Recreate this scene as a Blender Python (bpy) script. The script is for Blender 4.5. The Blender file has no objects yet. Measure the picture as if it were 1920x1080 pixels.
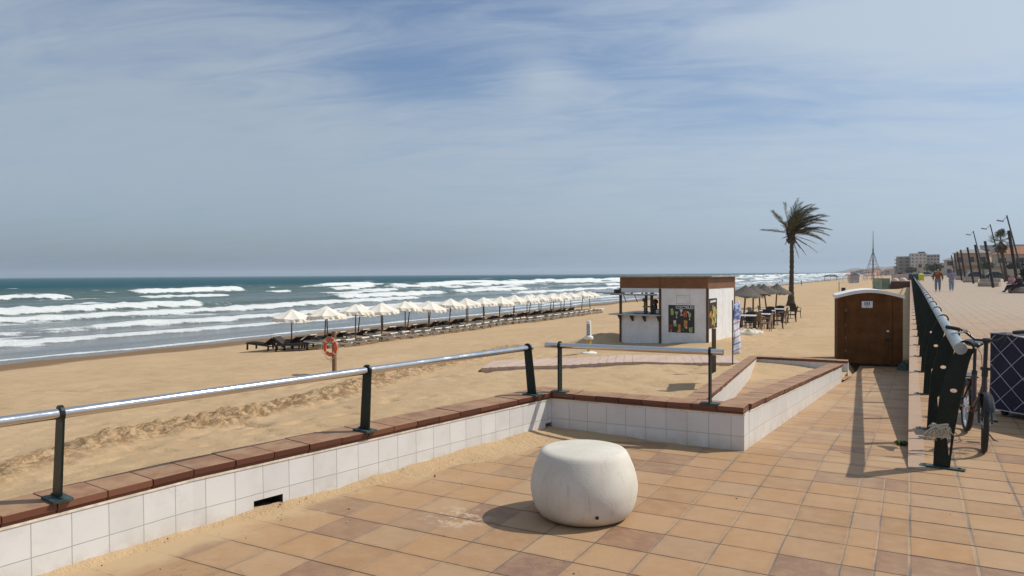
import bpy, bmesh, math, random
import numpy as np
from mathutils import Vector, Matrix, noise as mnoise
R = math.radians
random.seed(11)
SC = bpy.context.scene
COL = SC.collection

# ------------------------------------------------------------------ numpy noise
def _hash(xi, yi, seed):
    h = (xi.astype(np.int64) * 374761393 + yi.astype(np.int64) * 668265263 + seed * 974711) & 0xffffffff
    h = ((h ^ (h >> 13)) * 1274126177) & 0xffffffff
    h = ((h ^ (h >> 16)) * 2246822519) & 0xffffffff
    return ((h ^ (h >> 15)) & 0xffffff) / float(0xffffff)
def vnoise(x, y, seed=0):
    x = np.asarray(x, float); y = np.asarray(y, float)
    xi = np.floor(x); yi = np.floor(y); fx = x - xi; fy = y - yi
    fx = fx * fx * (3 - 2 * fx); fy = fy * fy * (3 - 2 * fy)
    a = _hash(xi, yi, seed); b = _hash(xi + 1, yi, seed); c = _hash(xi, yi + 1, seed); d = _hash(xi + 1, yi + 1, seed)
    return (a * (1 - fx) + b * fx) * (1 - fy) + (c * (1 - fx) + d * fx) * fy
def fbm(x, y, seed=0, oct=4, gain=.5):
    s = 0; a = 1; t = 0
    for k in range(oct):
        s = s + a * vnoise(x * 2 ** k + 17.3 * k, y * 2 ** k - 9.1 * k, seed + k); t += a; a *= gain
    return s / t
def sstep(a, b, x):
    t = np.clip((np.asarray(x, float) - a) / (b - a), 0, 1); return t * t * (3 - 2 * t)

# ------------------------------------------------------------------ mesh builder
class MB:
    def __init__(s):
        s.v = []; s.f = []; s.m = []; s.uv = []; s.xf = None; s.mi = 0
    def vert(s, p):
        p = Vector(p)
        if s.xf is not None: p = s.xf @ p
        s.v.append(p); return len(s.v) - 1
    def face(s, idx, uv=None):
        s.f.append(tuple(idx)); s.m.append(s.mi); s.uv.append(uv)
    def poly(s, pts, uv=None):
        s.face([s.vert(p) for p in pts], uv)
    def box(s, a, b):
        (x0, y0, z0), (x1, y1, z1) = a, b
        i = [s.vert(p) for p in ((x0,y0,z0),(x1,y0,z0),(x1,y1,z0),(x0,y1,z0),(x0,y0,z1),(x1,y0,z1),(x1,y1,z1),(x0,y1,z1))]
        for q in ((0,3,2,1),(4,5,6,7),(0,1,5,4),(1,2,6,5),(2,3,7,6),(3,0,4,7)): s.face([i[k] for k in q])
    def hexa(s, lo, hi):            # two quads, bottom and top, same winding (ccw from above)
        i = [s.vert(p) for p in list(lo) + list(hi)]; n = len(lo)
        s.face([i[k] for k in range(n)][::-1]); s.face([i[n + k] for k in range(n)])
        for k in range(n):
            k2 = (k + 1) % n; s.face((i[k], i[k2], i[n + k2], i[n + k]))
    def prism(s, poly2, z0, z1): s.hexa([(x, y, z0) for x, y in poly2], [(x, y, z1) for x, y in poly2])
    def frame(s, d):
        d = Vector(d).normalized(); u = Vector((0, 0, 1)) if abs(d.z) < .95 else Vector((1, 0, 0))
        a = d.cross(u).normalized(); return a, a.cross(d).normalized()
    def tube(s, pts, r, n=8, caps=True, closed=False):
        pts = [Vector(p) for p in pts]; N = len(pts)
        rr = r if isinstance(r, (list, tuple)) else [r] * N
        rings = []; a = None
        for k, p in enumerate(pts):
            if closed: d = pts[(k + 1) % N] - pts[k - 1]
            else: d = pts[min(k + 1, N - 1)] - pts[max(k - 1, 0)]
            d.normalize()
            if a is None: a, b = s.frame(d)
            else:
                a = (a - d * a.dot(d)).normalized(); b = a.cross(d).normalized()
            rings.append([s.vert(p + (a * math.cos(t) + b * math.sin(t)) * rr[k]) for t in [2 * math.pi * j / n for j in range(n)]])
        for k in range(N if closed else N - 1):
            r0, r1 = rings[k], rings[(k + 1) % N]
            for j in range(n):
                j2 = (j + 1) % n; s.face((r0[j], r0[j2], r1[j2], r1[j]))
        if caps and not closed:
            s.face(rings[0][::-1]); s.face(rings[-1])
    def cyl(s, p0, p1, r0, r1=None, n=12): s.tube([p0, p1], [r0, r0 if r1 is None else r1], n)
    def bar(s, p0, p1, w, h, up=(0, 0, 1)):   # rectangular bar, w across, h along 'up'
        p0 = Vector(p0); p1 = Vector(p1); d = (p1 - p0).normalized(); up = Vector(up)
        a = d.cross(up).normalized(); b = a.cross(d).normalized()
        lo = [p0 + a * sx * w / 2 + b * sy * h / 2 for sx, sy in ((-1,-1),(1,-1),(1,1),(-1,1))]
        hi = [q + (p1 - p0) for q in lo]; s.hexa(lo, hi)
    def lathe(s, prof, n=32, c=(0, 0, 0)):
        rings = []
        for r, z in prof:
            if r < 1e-5: rings.append([s.vert((c[0], c[1], c[2] + z))])
            else: rings.append([s.vert((c[0] + r * math.cos(2*math.pi*j/n), c[1] + r * math.sin(2*math.pi*j/n), c[2] + z)) for j in range(n)])
        for A, B in zip(rings, rings[1:]):
            for j in range(n):
                j2 = (j + 1) % n
                q = [A[j % len(A)], A[j2 % len(A)], B[j2 % len(B)], B[j % len(B)]]
                u = []
                for t in q:
                    if t not in u: u.append(t)
                if len(u) > 2: s.face(u)
    def torus(s, c, R_, r, axis=(0, 0, 1), n=24, m=8, a0=0, a1=2*math.pi):
        a, b = s.frame(axis); c = Vector(c); full = abs(a1 - a0 - 2*math.pi) < 1e-6
        pts = [c + (a * math.cos(t) + b * math.sin(t)) * R_ for t in [a0 + (a1 - a0) * k / n for k in range(n if full else n + 1)]]
        s.tube(pts, r, m, closed=full)
    def build(s, name, mats, parent=None, smooth=False, bevel=0, loc=None, auto=False):
        me = bpy.data.meshes.new(name); me.from_pydata([tuple(v) for v in s.v], [], s.f)
        for m in (mats if isinstance(mats, (list, tuple)) else [mats]): me.materials.append(m)
        me.polygons.foreach_set('material_index', s.m)
        if any(u is not None for u in s.uv):
            L = me.uv_layers.new(name='UVMap')
            for p, u in zip(me.polygons, s.uv):
                if u is not None:
                    for li, c in zip(p.loop_indices, u): L.data[li].uv = c
        bm = bmesh.new(); bm.from_mesh(me); bmesh.ops.recalc_face_normals(bm, faces=bm.faces); bm.to_mesh(me); bm.free()
        if smooth:
            me.polygons.foreach_set('use_smooth', [True] * len(me.polygons))
        o = bpy.data.objects.new(name, me); COL.objects.link(o)
        if parent is not None: o.parent = parent; KID.setdefault(parent.name, []).append(o)
        if loc is not None: o.location = loc
        if bevel:
            b = o.modifiers.new('bevel', 'BEVEL'); b.width = bevel; b.segments = 2; b.limit_method = 'ANGLE'; b.angle_limit = R(40)
        if auto:
            me.polygons.foreach_set('use_smooth', [True] * len(me.polygons))
            me.set_sharp_from_angle(angle=R(38))
        return o

def thing(name, label, cat, loc=(0, 0, 0), rz=0, group=None):
    o = bpy.data.objects.new(name, None); COL.objects.link(o); o.location = loc; o.rotation_euler = (0, 0, rz)
    o.empty_display_size = .1
    return tag(o, label, cat, group)
def tag(o, label, cat, group=None, kind=None):
    if label: o['label'] = label
    if cat: o['category'] = cat
    if group: o['group'] = group
    if kind: o['kind'] = kind
    return o
def struct(o): o['kind'] = 'structure'; return o
def dup(root, loc, rz=None, label=None, group=None, scale=None):
    r = root.copy(); COL.objects.link(r); r.location = loc
    if rz is not None: r.rotation_euler = (r.rotation_euler[0], r.rotation_euler[1], rz)
    if scale: r.scale = (scale,) * 3
    if label: r['label'] = label
    if group: r['group'] = group
    for ch in KIDS(root):
        c = ch.copy(); COL.objects.link(c); c.parent = r
        for g in KIDS(ch):
            d = g.copy(); COL.objects.link(d); d.parent = c
    return r
KID = {}
def KIDS(o): return KID.get(o.name, [])
ORD = ['first','second','third','fourth','fifth','sixth','seventh','eighth','ninth','tenth','eleventh','twelfth','thirteenth','fourteenth','fifteenth','sixteenth','seventeenth','eighteenth','nineteenth','twentieth']

def grid_mesh(name, X, Y, Z, mat, attrs=None, smooth=True):
    h, w = X.shape
    me = bpy.data.meshes.new(name)
    co = np.stack([X, Y, Z], -1).reshape(-1, 3).astype(np.float32)
    me.vertices.add(h * w); me.vertices.foreach_set('co', co.ravel())
    i = np.arange(h * w).reshape(h, w)
    q = np.stack([i[:-1, :-1], i[:-1, 1:], i[1:, 1:], i[1:, :-1]], -1).reshape(-1, 4)
    # counter-clockwise seen from above
    p = co[q[0]]; nz = np.cross(p[1] - p[0], p[2] - p[0])[2]
    if nz < 0: q = q[:, ::-1]
    nf = len(q)
    me.loops.add(nf * 4); me.loops.foreach_set('vertex_index', np.ascontiguousarray(q).ravel().astype(np.int32))
    me.polygons.add(nf); me.polygons.foreach_set('loop_start', np.arange(0, nf * 4, 4, dtype=np.int32))
    me.polygons.foreach_set('use_smooth', [smooth] * nf)
    me.update(calc_edges=True); me.validate()
    for k, a in (attrs or {}).items():
        at = me.attributes.new(k, 'FLOAT', 'POINT'); at.data.foreach_set('value', np.asarray(a, np.float32).ravel())
    me.materials.append(mat)
    o = bpy.data.objects.new(name, me); COL.objects.link(o); return o

# ------------------------------------------------------------------ node helper
class NT:
    def __init__(s, name):
        s.mat = bpy.data.materials.new(name); s.mat.use_nodes = True; s.t = s.mat.node_tree
        s.b = s.t.nodes['Principled BSDF']; s.out = s.t.nodes['Material Output']
    def n(s, typ, **kw):
        x = s.t.nodes.new(typ)
        for k, v in kw.items(): setattr(x, k, v)
        return x
    def put(s, sock, v):
        if isinstance(v, bpy.types.NodeSocket): s.t.links.new(v, sock)
        elif isinstance(v, (tuple, list)) and sock.type == 'RGBA': sock.default_value = tuple(v)[:3] + (1,)
        else: sock.default_value = v
    def m(s, op, a, b=None, c=None, clamp=False):
        x = s.n('ShaderNodeMath', operation=op, use_clamp=clamp); s.put(x.inputs[0], a)
        if b is not None: s.put(x.inputs[1], b)
        if c is not None: s.put(x.inputs[2], c)
        return x.outputs[0]
    def mix(s, f, a, b, mode='MIX'):
        x = s.n('ShaderNodeMix', data_type='RGBA', blend_type=mode); x.clamp_factor = True
        s.put(x.inputs[0], f); s.put(x.inputs[6], a); s.put(x.inputs[7], b); return x.outputs[2]
    def noise(s, vec, scale=5, detail=3, rough=.55, dist=0.):
        x = s.n('ShaderNodeTexNoise'); s.put(x.inputs['Vector'], vec); s.put(x.inputs['Scale'], scale)
        s.put(x.inputs['Detail'], detail); s.put(x.inputs['Roughness'], rough); s.put(x.inputs['Distortion'], dist); return x.outputs[0]
    def white(s, vec):
        x = s.n('ShaderNodeTexWhiteNoise', noise_dimensions='3D'); s.put(x.inputs['Vector'], vec); return x.outputs['Value']
    def pos(s): return s.n('ShaderNodeNewGeometry').outputs['Position']
    def nor(s): return s.n('ShaderNodeNewGeometry').outputs['Normal']
    def obj(s): return s.n('ShaderNodeTexCoord').outputs['Object']
    def uv(s): return s.n('ShaderNodeTexCoord').outputs['UV']
    def gen(s): return s.n('ShaderNodeTexCoord').outputs['Generated']
    def rnd(s): return s.n('ShaderNodeObjectInfo').outputs['Random']
    def sep(s, v):
        x = s.n('ShaderNodeSeparateXYZ'); s.put(x.inputs[0], v); return x.outputs
    def comb(s, x, y, z=0.):
        c = s.n('ShaderNodeCombineXYZ'); s.put(c.inputs[0], x); s.put(c.inputs[1], y); s.put(c.inputs[2], z); return c.outputs[0]
    def vmul(s, v, k):
        x = s.n('ShaderNodeVectorMath', operation='MULTIPLY'); s.put(x.inputs[0], v); s.put(x.inputs[1], k); return x.outputs[0]
    def vadd(s, v, k):
        x = s.n('ShaderNodeVectorMath', operation='ADD'); s.put(x.inputs[0], v); s.put(x.inputs[1], k); return x.outputs[0]
    def attr(s, name): return s.n('ShaderNodeAttribute', attribute_name=name).outputs['Fac']
    def mr(s, v, a, b, c=0., d=1., smooth=True):
        x = s.n('ShaderNodeMapRange'); x.interpolation_type = 'SMOOTHSTEP' if smooth else 'LINEAR'
        s.put(x.inputs[0], v)
        for k, q in zip((1, 2, 3, 4), (a, b, c, d)): s.put(x.inputs[k], q)
        return x.outputs[0]
    def ramp(s, f, stops, interp='LINEAR'):
        x = s.n('ShaderNodeValToRGB'); x.color_ramp.interpolation = interp; e = x.color_ramp.elements
        while len(e) < len(stops): e.new(.5)
        for k, (p, c) in zip(e, stops): k.position = p; k.color = tuple(c)[:3] + (1,)
        s.put(x.inputs[0], f); return x.outputs[0]
    def bump(s, h, strength=.3, dist=.01, nrm=None):
        x = s.n('ShaderNodeBump'); s.put(x.inputs['Strength'], strength); s.put(x.inputs['Distance'], dist); s.put(x.inputs['Height'], h)
        if nrm is not None: s.put(x.inputs['Normal'], nrm)
        return x.outputs[0]
    def set(s, **kw):
        mp = dict(color='Base Color', rough='Roughness', metal='Metallic', normal='Normal', spec='Specular IOR Level', trans='Transmission Weight', ior='IOR', coat='Coat Weight', alpha='Alpha')
        for k, v in kw.items(): s.put(s.b.inputs[mp[k]], v)
        return s.mat

def simple(name, c, rough=.6, metal=0., var=.18, scale=6., bump=0., bscale=40., spec=.5, stain=None, objvar=0., coat=0.):
    n = NT(name); o = n.obj(); f = n.noise(o, scale, 4, .6)
    lo = tuple(max(0, x * (1 - var)) for x in c); hi = tuple(min(1, x * (1 + var)) for x in c)
    col = n.mix(n.mr(f, .3, .7), lo, hi)
    if stain: col = n.mix(n.m('MULTIPLY', n.mr(n.noise(o, scale * 2.7, 5, .65), .52, .72), stain[1]), col, stain[0])
    if objvar:
        k = n.m('ADD', n.m('MULTIPLY', n.rnd(), 2 * objvar), 1 - objvar)
        col = n.mix(1., col, n.comb(k, k, k), 'MULTIPLY')
    n.set(color=col, rough=n.m('ADD', n.m('MULTIPLY', f, .15), rough - .075), metal=metal, spec=spec, coat=coat)
    if bump: n.set(normal=n.bump(n.noise(o, bscale, 4, .6), bump, .01))
    return n.mat
def wood(name, c, c2, scale=1., rough=.6, axis='Z', bump=.25):
    n = NT(name); o = n.obj()
    k = {'X': (1.2, 14, 14), 'Y': (14, 1.2, 14), 'Z': (14, 14, 1.2)}[axis]
    g = n.noise(n.vmul(o, tuple(q * scale for q in k)), 2.2, 6, .65, .6); big = n.noise(o, 1.7 * scale, 3)
    col = n.mix(n.mr(g, .3, .72), c2, c); col = n.mix(n.m('MULTIPLY', n.mr(big, .4, .7), .35), col, tuple(x * .6 for x in c2))
    n.set(color=col, rough=rough, normal=n.bump(g, bump, .004)); return n.mat
# ------------------------------------------------------------------ camera (eye 1.6 m above the promenade)
F_PX, EYE, YAW, PIT, ROL = 1360., 1.6, R(28.78), R(1.09), math.atan(.0064)
cd = bpy.data.cameras.new('camera'); cam = bpy.data.objects.new('camera', cd); COL.objects.link(cam); SC.camera = cam
fw = Vector((-math.sin(YAW) * math.cos(PIT), math.cos(YAW) * math.cos(PIT), -math.sin(PIT)))
rt = Vector((math.cos(YAW), math.sin(YAW), 0)); up = rt.cross(fw)
c_, s_ = math.cos(ROL), math.sin(ROL); r2 = rt * c_ - up * s_; u2 = rt * s_ + up * c_
M = Matrix((r2, u2, -fw)).transposed().to_4x4(); M.translation = (0, 0, EYE); cam.matrix_world = M
cd.sensor_width = 36; cd.lens = F_PX / 1920 * 36; cd.clip_start = .05; cd.clip_end = 60000

# ------------------------------------------------------------------ sun and sky
AZ, EL = R(53), R(47)
S = Vector((math.sin(AZ) * math.cos(EL), math.cos(AZ) * math.cos(EL), math.sin(EL)))
ld = bpy.data.lights.new('sun', 'SUN'); ld.energy = 3.9; ld.angle = R(.5); ld.color = (1, .95, .85)
sun = bpy.data.objects.new('sun', ld); COL.objects.link(sun); sun.rotation_euler = S.to_track_quat('Z', 'Y').to_euler(); sun.location = S * 60
W = bpy.data.worlds.new('World'); SC.world = W; W.use_nodes = True; wt = W.node_tree
class WN(NT):
    def __init__(s): s.t = wt
w = WN(); bg = wt.nodes['Background']
sky = w.n('ShaderNodeTexSky', sky_type='NISHITA'); sky.sun_disc = False; sky.sun_elevation = EL; sky.sun_rotation = AZ
sky.altitude = 0; sky.air_density = 1.0; sky.dust_density = 1.2; sky.ozone_density = 1.6
d = w.gen(); sx, sy, sz = w.sep(d)
# thin high cloud: mapped on a flat layer overhead, streaked along the wind
den = w.m('ADD', w.m('MAXIMUM', sz, 0.), .16)
px_ = w.m('DIVIDE', sx, den); py_ = w.m('DIVIDE', sy, den)
cy_, sn_ = math.cos(R(20)), math.sin(R(20))
ua = w.m('ADD', w.m('MULTIPLY', px_, cy_), w.m('MULTIPLY', py_, sn_)); va = w.m('SUBTRACT', w.m('MULTIPLY', py_, cy_), w.m('MULTIPLY', px_, sn_))
P1 = w.comb(w.m('MULTIPLY', ua, .55), w.m('MULTIPLY', va, 1.0), 3.7)
n1 = w.noise(P1, 1.05, 7, .55, .5)
n2 = w.noise(w.comb(w.m('MULTIPLY', ua, .9), w.m('MULTIPLY', va, 2.6), 1.2), 2.3, 8, .62, .9)
def lobe(az, el, wa, we):      # soft patch of sky round a compass direction
    a0, e0 = R(az), R(el)
    az_ = w.m('ARCTAN2', sx, sy); el_ = w.m('ARCSINE', sz)
    p = w.m('DIVIDE', w.m('SUBTRACT', az_, a0), R(wa)); q = w.m('DIVIDE', w.m('SUBTRACT', el_, e0), R(we))
    return w.m('EXPONENT', w.m('MULTIPLY', w.m('ADD', w.m('MULTIPLY', p, p), w.m('MULTIPLY', q, q)), -1.))
CLOUD_TERMS = [(-36.5, 15.4, 7.0, 2.1, -.34), (-19, 15.5, 7, 2.2, -.14), (-9, 11.5, 10, 1.6, -.20), (-6, 14.5, 7, 1.2, -.16), (3.5, 16.5, 9, 2.6, .60), (-8, 17.6, 7, .8, .25), (-58, 12, 15, 7, .10),
               (-41, 20.5, 22, 1.8, -.22), (-66, 21, 12, 2.4, -.16), (-28.8, 7, 90, 6, .10), (-47, 8, 22, 5, .12), (-26, 15.0, 2.6, 1.8, .20), (-60, 1, 30, 3.0, -.22)]
base = w.m('ADD', w.m('MULTIPLY', n1, .46), w.m('MULTIPLY', n2, .80))
for a, e, wa, we, k in CLOUD_TERMS: base = w.m('ADD', base, w.m('MULTIPLY', lobe(a, e, wa, we), k))
cov = w.mr(base, .20, .94)
skyc = w.mix(1., sky.outputs[0], (.90, .96, 1.06), 'MULTIPLY')
CLOUD = (4.15, 4.85, 5.6)
sdot = w.n('ShaderNodeVectorMath', operation='DOT_PRODUCT'); w.put(sdot.inputs[0], d); sdot.inputs[1].default_value = tuple(S); sd_ = w.m('MAXIMUM', sdot.outputs['Value'], 0.)
kc = w.m('ADD', 1., w.m('MULTIPLY', sd_, .5)); kh = w.m('ADD', 1., w.m('MULTIPLY', sd_, 1.9))   # cloud and haze are brighter towards the sun
full = w.mix(w.m('MULTIPLY', cov, .84), skyc, w.mix(1., CLOUD, w.comb(kc, kc, kc), 'MULTIPLY'))
# marine haze near the horizon: greyer and bluer than the clear model
hz = w.m('POWER', w.m('SUBTRACT', 1., w.m('MAXIMUM', sz, 0.)), 15.)
full = w.mix(w.m('MULTIPLY', hz, .82), full, w.mix(1., (1.68, 2.46, 3.55), w.comb(kh, w.m('POWER', kh, .92), w.m('POWER', kh, .85)), 'MULTIPLY'))
w.put(bg.inputs[0], full); bg.inputs[1].default_value = .1
SC.view_settings.view_transform = 'Standard'; SC.view_settings.look = 'None'; SC.view_settings.exposure = 0.; SC.view_settings.gamma = 1.
SC.cycles.max_bounces = 6; SC.cycles.diffuse_bounces = 3; SC.cycles.glossy_bounces = 3; SC.cycles.volume_bounces = 0
SC.cycles.use_denoising = True

# ------------------------------------------------------------------ ground heights
SEA = -3.60; SLOPE = -.075
def ramp_z(y): return np.maximum(SLOPE * (np.asarray(y, float) - 6.67), -1.19)
def sand_base(x, y):
    x = np.asarray(x, float); y = np.asarray(y, float)
    z = np.minimum(-.7 + .06 * x, -1.12) + .22 * sstep(55, 105, y) * sstep(-14, -8, x)
    z = z - .03 * np.maximum(0, -x - 56) 
    return z
RIDGE = [(-11.7, -4), (-11.9, 3), (-12.25, 5.9), (-12.9, 8), (-13.3, 9.7), (-13.5, 14.1), (-14.4, 20.1), (-15.6, 28.3), (-16.2, 33)]
def sand_h(x, y):
    x = np.asarray(x, float); y = np.asarray(y, float)
    z = sand_base(x, y)
    near = 1 - sstep(26, 60, np.hypot(x, y))
    z = z + (fbm(x / 3.1, y / 3.1, 3) - .5) * .16 * sstep(-4, -7, x) + (fbm(x / .55, y / .55, 5) - .5) * .05
    z = z + (fbm(x / 1.1, y / 1.1, 8) - .5) * .07 * near * sstep(-2.5, -6, x)
    # footprints
    fp = vnoise(x / .32, y / .32, 21); gate = sstep(.45, .65, fbm(x / 4, y / 4, 31, 2))
    z = z - .075 * sstep(.58, .86, fp) * (.35 + .65 * gate) * near * sstep(-3.8, -4.6, x)
    # ridge of dug-up sand
    rx = np.interp(y, [p[1] for p in RIDGE], [p[0] for p in RIDGE]) + (fbm(y / 2.2, y * 0, 41, 3) - .5) * 1.1
    dd = x - rx
    env = np.exp(-(dd / .72) ** 2) * (sstep(.32, .52, fbm(y / 3.2, y * 0 + 3, 43, 2)) * .8 + .2) * (1 - sstep(26, 31, y)) * sstep(-3, 0, y)
    rough = np.abs(fbm(x / .36, y / .36, 51, 4, .75) - .5) * 2; clod = sstep(.45, .75, vnoise(x / .13, y / .13, 61)) * .6 + sstep(.5, .75, vnoise(x / .19, y / .19, 63)) - .8 * sstep(.5, .75, vnoise(x / .16, y / .16, 67))
    z = z + env * (.05 + .20 * rough + .075 * clod) - .09 * np.exp(-((dd - 1.1) / .5) ** 2) * (1 - sstep(26, 31, y)) * sstep(-3, 0, y) * .6
    # heap of sand beside the kiosk and by the promenade wall
    z = z + .38 * np.exp(-(((x + 11.9) / 1.1) ** 2 + ((y - 30.2) / 1.3) ** 2))
    z = z + .28 * np.exp(-((x + .2) / .9) ** 2) * sstep(26, 30, y)
    # dip under the ramp and its walls
    lx = np.interp(y, [6.85, 19.5], [-1.95, -3.75])
    inside = (x > lx) & (y > 6.9) & (y < 19.6) | (x > -1.36) & (y < 24.2) & (y > 6)
    z = np.where(inside, np.minimum(z, ramp_z(y) - .35), z)
    return z, env
def zs(x, y): return float(sand_h(np.array([x]), np.array([y]))[0][0])

# ------------------------------------------------------------------ sand
n = NT('sand'); p = n.pos(); X_, Y_, Z_ = n.sep(p)
big = n.noise(p, .35, 4); mid = n.noise(p, 2.3, 5, .62); fine = n.noise(p, 55, 4, .7); grit = n.noise(p, 260, 2, .6)
col = n.mix(n.mr(big, .3, .7), (.475, .328, .186), (.525, .370, .218))
col = n.mix(n.m('MULTIPLY', n.mr(mid, .42, .72), .38), col, (.375, .26, .145))
col = n.mix(n.m('MULTIPLY', n.mr(grit, .5, .75), .30), col, (.29, .19, .10))
dug = n.attr('dug'); dmp = n.m('MULTIPLY', n.mr(dug, .08, .5), n.mr(n.noise(p, 5.5, 5, .8), .42, .56))
col = n.mix(n.m('MULTIPLY', dmp, .8), col, (.20, .112, .050))
# bits of weed and shell
sp = n.m('MULTIPLY', n.mr(n.noise(p, 7.5, 3, .75), .69, .73), n.mr(n.noise(p, .22, 3), .5, .62))
col = n.mix(n.m('MULTIPLY', sp, .7), col, (.12, .08, .05))
wl = n.m('ADD', X_, n.m('MULTIPLY', n.m('SUBTRACT', n.noise(n.vmul(p, (.05, .07, 0)), 1., 4, .55), .5), 7.))
wet = n.mr(wl, -39.4, -40.8); col = n.mix(n.m('MULTIPLY', wet, .92), col, (.185, .112, .058))
wrk = n.m('MULTIPLY', n.m('MULTIPLY', n.mr(wl, -38.9, -39.8), n.mr(wl, -41.0, -40.3)), n.mr(n.noise(p, .8, 4, .7), .60, .66))
col = n.mix(n.m('MULTIPLY', wrk, .85), col, (.05, .035, .02))
shine = n.mr(wl, -44.6, -46.4)
hb = n.m('ADD', n.m('MULTIPLY', n.noise(p, 9, 5, .7), 1.), n.m('MULTIPLY', fine, .35))
n.set(color=col, rough=n.m('SUBTRACT', .93, n.m('MULTIPLY', shine, .68)), spec=n.m('ADD', .15, n.m('MULTIPLY', shine, .35)), normal=n.bump(hb, n.m('SUBTRACT', .8, n.m('MULTIPLY', wet, .72)), .04))
SAND = n.mat
def seq(*parts):
    out = []
    for a, b, st in parts: out += list(np.arange(a, b, st))
    return np.array(out)
xs = np.concatenate([np.array([-400., -90, -70]), seq((-62, -52, 1.), (-52, -44, .5), (-44, -26, .5), (-26, -17, .25), (-17, -10.2, .052), (-10.2, -3.6, .09), (-3.6, 1., .25)), np.array([1., 8, 40, 200, 900, 3000.])])
ys = np.concatenate([np.array([-60., -20, -8]), seq((-4, 3, .25), (3, 15, .062), (15, 24, .11), (24, 36, .25), (36, 70, .6), (70, 140, 2.), (140, 400, 8.), (400, 1500, 50.)), np.array([1500., 2500, 4500, 7000.])])
gx, gy = np.meshgrid(xs, ys)
gzz, genv = sand_h(gx, gy)
gzz = np.where(gx < -65, -8., gzz); gzz = np.where(gx > 1.5, -1.3, gzz)
sand = struct(grid_mesh('sand', gx, gy, gzz, SAND, {'dug': genv}))

# ------------------------------------------------------------------ sea: one sheet, breakers modelled as ridges
BR = [  # distance line x, height, steep width, foam depth seaward, foam lead, gating (y0, y1 or None), meander, persistence
    (-49.6, .05, 1.2, .45, .5, [(-60, 9000)], 1.6, .8), (-53.5, .10, 1.0, .7, .6, [(-60, 24), (36, 9000)], 2.0, .6), (-59.0, .22, 1.0, 1.6, 1.2, [(-60, 9000)], 3.0, .75), (-63.5, .16, .9, 1.2, .8, [(20, 32), (60, 9000)], 2.0, .5),
    (-70.5, .45, 1.0, 1.8, 1.2, [(-60, 9000)], 3.6, .82), (-91.5, .6, 1.2, 2.6, 1.6, [(-60, 9000)], 4.0, .95),
    (-111.5, .95, 1.3, 3.2, 2.0, [(-60, 87), (120, 9000)], 3.0, .95), (-143, .55, 1.6, 4.0, 2., [(150, 9000)], 5, .85),
    (-158, .60, 1.6, 4.0, 2.2, [(108, 130), (150, 9000)], 4.0, .9), (-176, 1.1, 1.8, 4.0, 2.4, [(80, 101), (190, 9000)], 5.0, .95),
    (-203, 1.45, 1.9, 6.0, 3.0, [(135, 176), (205, 9000)], 6.0, .97), (-240, 1.45, 2.0, 6.0, 3., [(196, 300), (350, 9000)], 6, .95), (-275, .7, 2., 4, 2., [(420, 520), (700, 9000)], 6, .8)]
sxs = np.concatenate([seq((-41, -60, -.5), (-60, -130, -.6), (-130, -290, -.8)), -290 - np.cumsum(3 * 1.09 ** np.arange(64))])
sys_ = np.concatenate([seq((-60, 10, 5), (10, 130, .9), (130, 330, 1.8), (330, 700, 5), (700, 1600, 18)), 1600 + np.cumsum(40 * 1.12 ** np.arange(40))])
hx, hy = np.meshgrid(sxs, sys_)
hz_ = np.full_like(hx, SEA); foam = np.zeros_like(hx)
swell = 1 - sstep(400, 1500, -hx)
hz_ += ((fbm(hx / 9, hy / 26, 71, 4) - .5) * .55 * sstep(-60, -120, hx) + (fbm(hx / 2.6, hy / 6, 73, 3) - .5) * .22 * sstep(-52, -75, hx)) * swell
hz_ += (fbm(hx / 38, hy / 160, 75, 2) - .5) * 1.1 * sstep(-170, -300, hx) * swell
for k, (x0, hh, ws, fd, fl, gates, me_, per) in enumerate(BR):
    cx = x0 + (fbm(hy / 34, hy * 0 + k, 81 + k, 3) - .5) * 2 * me_ + (vnoise(hy / 5.5, hy * 0, 99 + k) - .5) * .9
    sd = cx - hx          # >0 seaward of the crest
    g = 0
    for a, b in gates: g = np.maximum(g, sstep(a - 2, a + 2, hy) * (1 - sstep(b - 3, b + 1, hy)))
    pr = sstep(.0, .16, fbm(hy / 27, hy * 0 + 5, 120 + k, 2) - (1 - per) * .75 - .30 * sstep(100, 190, hy))
    g = g * pr
    jag = .25 + 1.5 * fbm(hx / 2.6, hy / 1.7, 140 + k, 4, .6)
    hgt = hh * (.55 + .45 * g) * np.where(sd < 0, np.exp(-(sd / ws) ** 2), np.exp(-(sd / (ws * 3.2)) ** 2))
    hz_ += hgt * (1 + .35 * (jag - 1))
    fr = g * np.where(sd < 0, 1 - sstep(fl * .55 * jag, fl * 1.1 * jag, -sd), 1 - sstep(fd * .35 * jag, fd * 1.0 * jag, sd))
    tr = g * .55 * np.where(sd > 0, np.exp(-sd / (fd * 2.4)), 0) * sstep(.40, .62, fbm(hx / 2.6, hy / 3.0, 160 + k, 4))
    ld_ = g * .5 * np.where(sd < 0, np.exp(sd / (fl * 3)), 0) * sstep(.42, .6, fbm(hx / 2.2, hy / 2.4, 180 + k, 4))
    foam = np.maximum(foam, np.maximum(fr, np.maximum(tr, ld_)))
    hz_ += fr * (fbm(hx / 1.6, hy / 1.1, 200 + k, 3) - .4) * .55 * min(1, hh * 1.5)
lace = sstep(.47, .64, fbm(hx / 3.2, hy / 5, 221, 5, .6)) * sstep(-150, -70, hx) * .62 * sstep(-48, -54, hx)
foam = np.maximum(foam, lace * sstep(.38, .60, fbm(hx / 9, hy / 22, 223, 3)))
bar = sstep(110, 260, hy) * sstep(-330, -250, hx) * .50 * sstep(.46, .66, fbm(hx / 4.5, hy / 16, 225, 5, .6)); foam = np.maximum(foam, bar)
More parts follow.
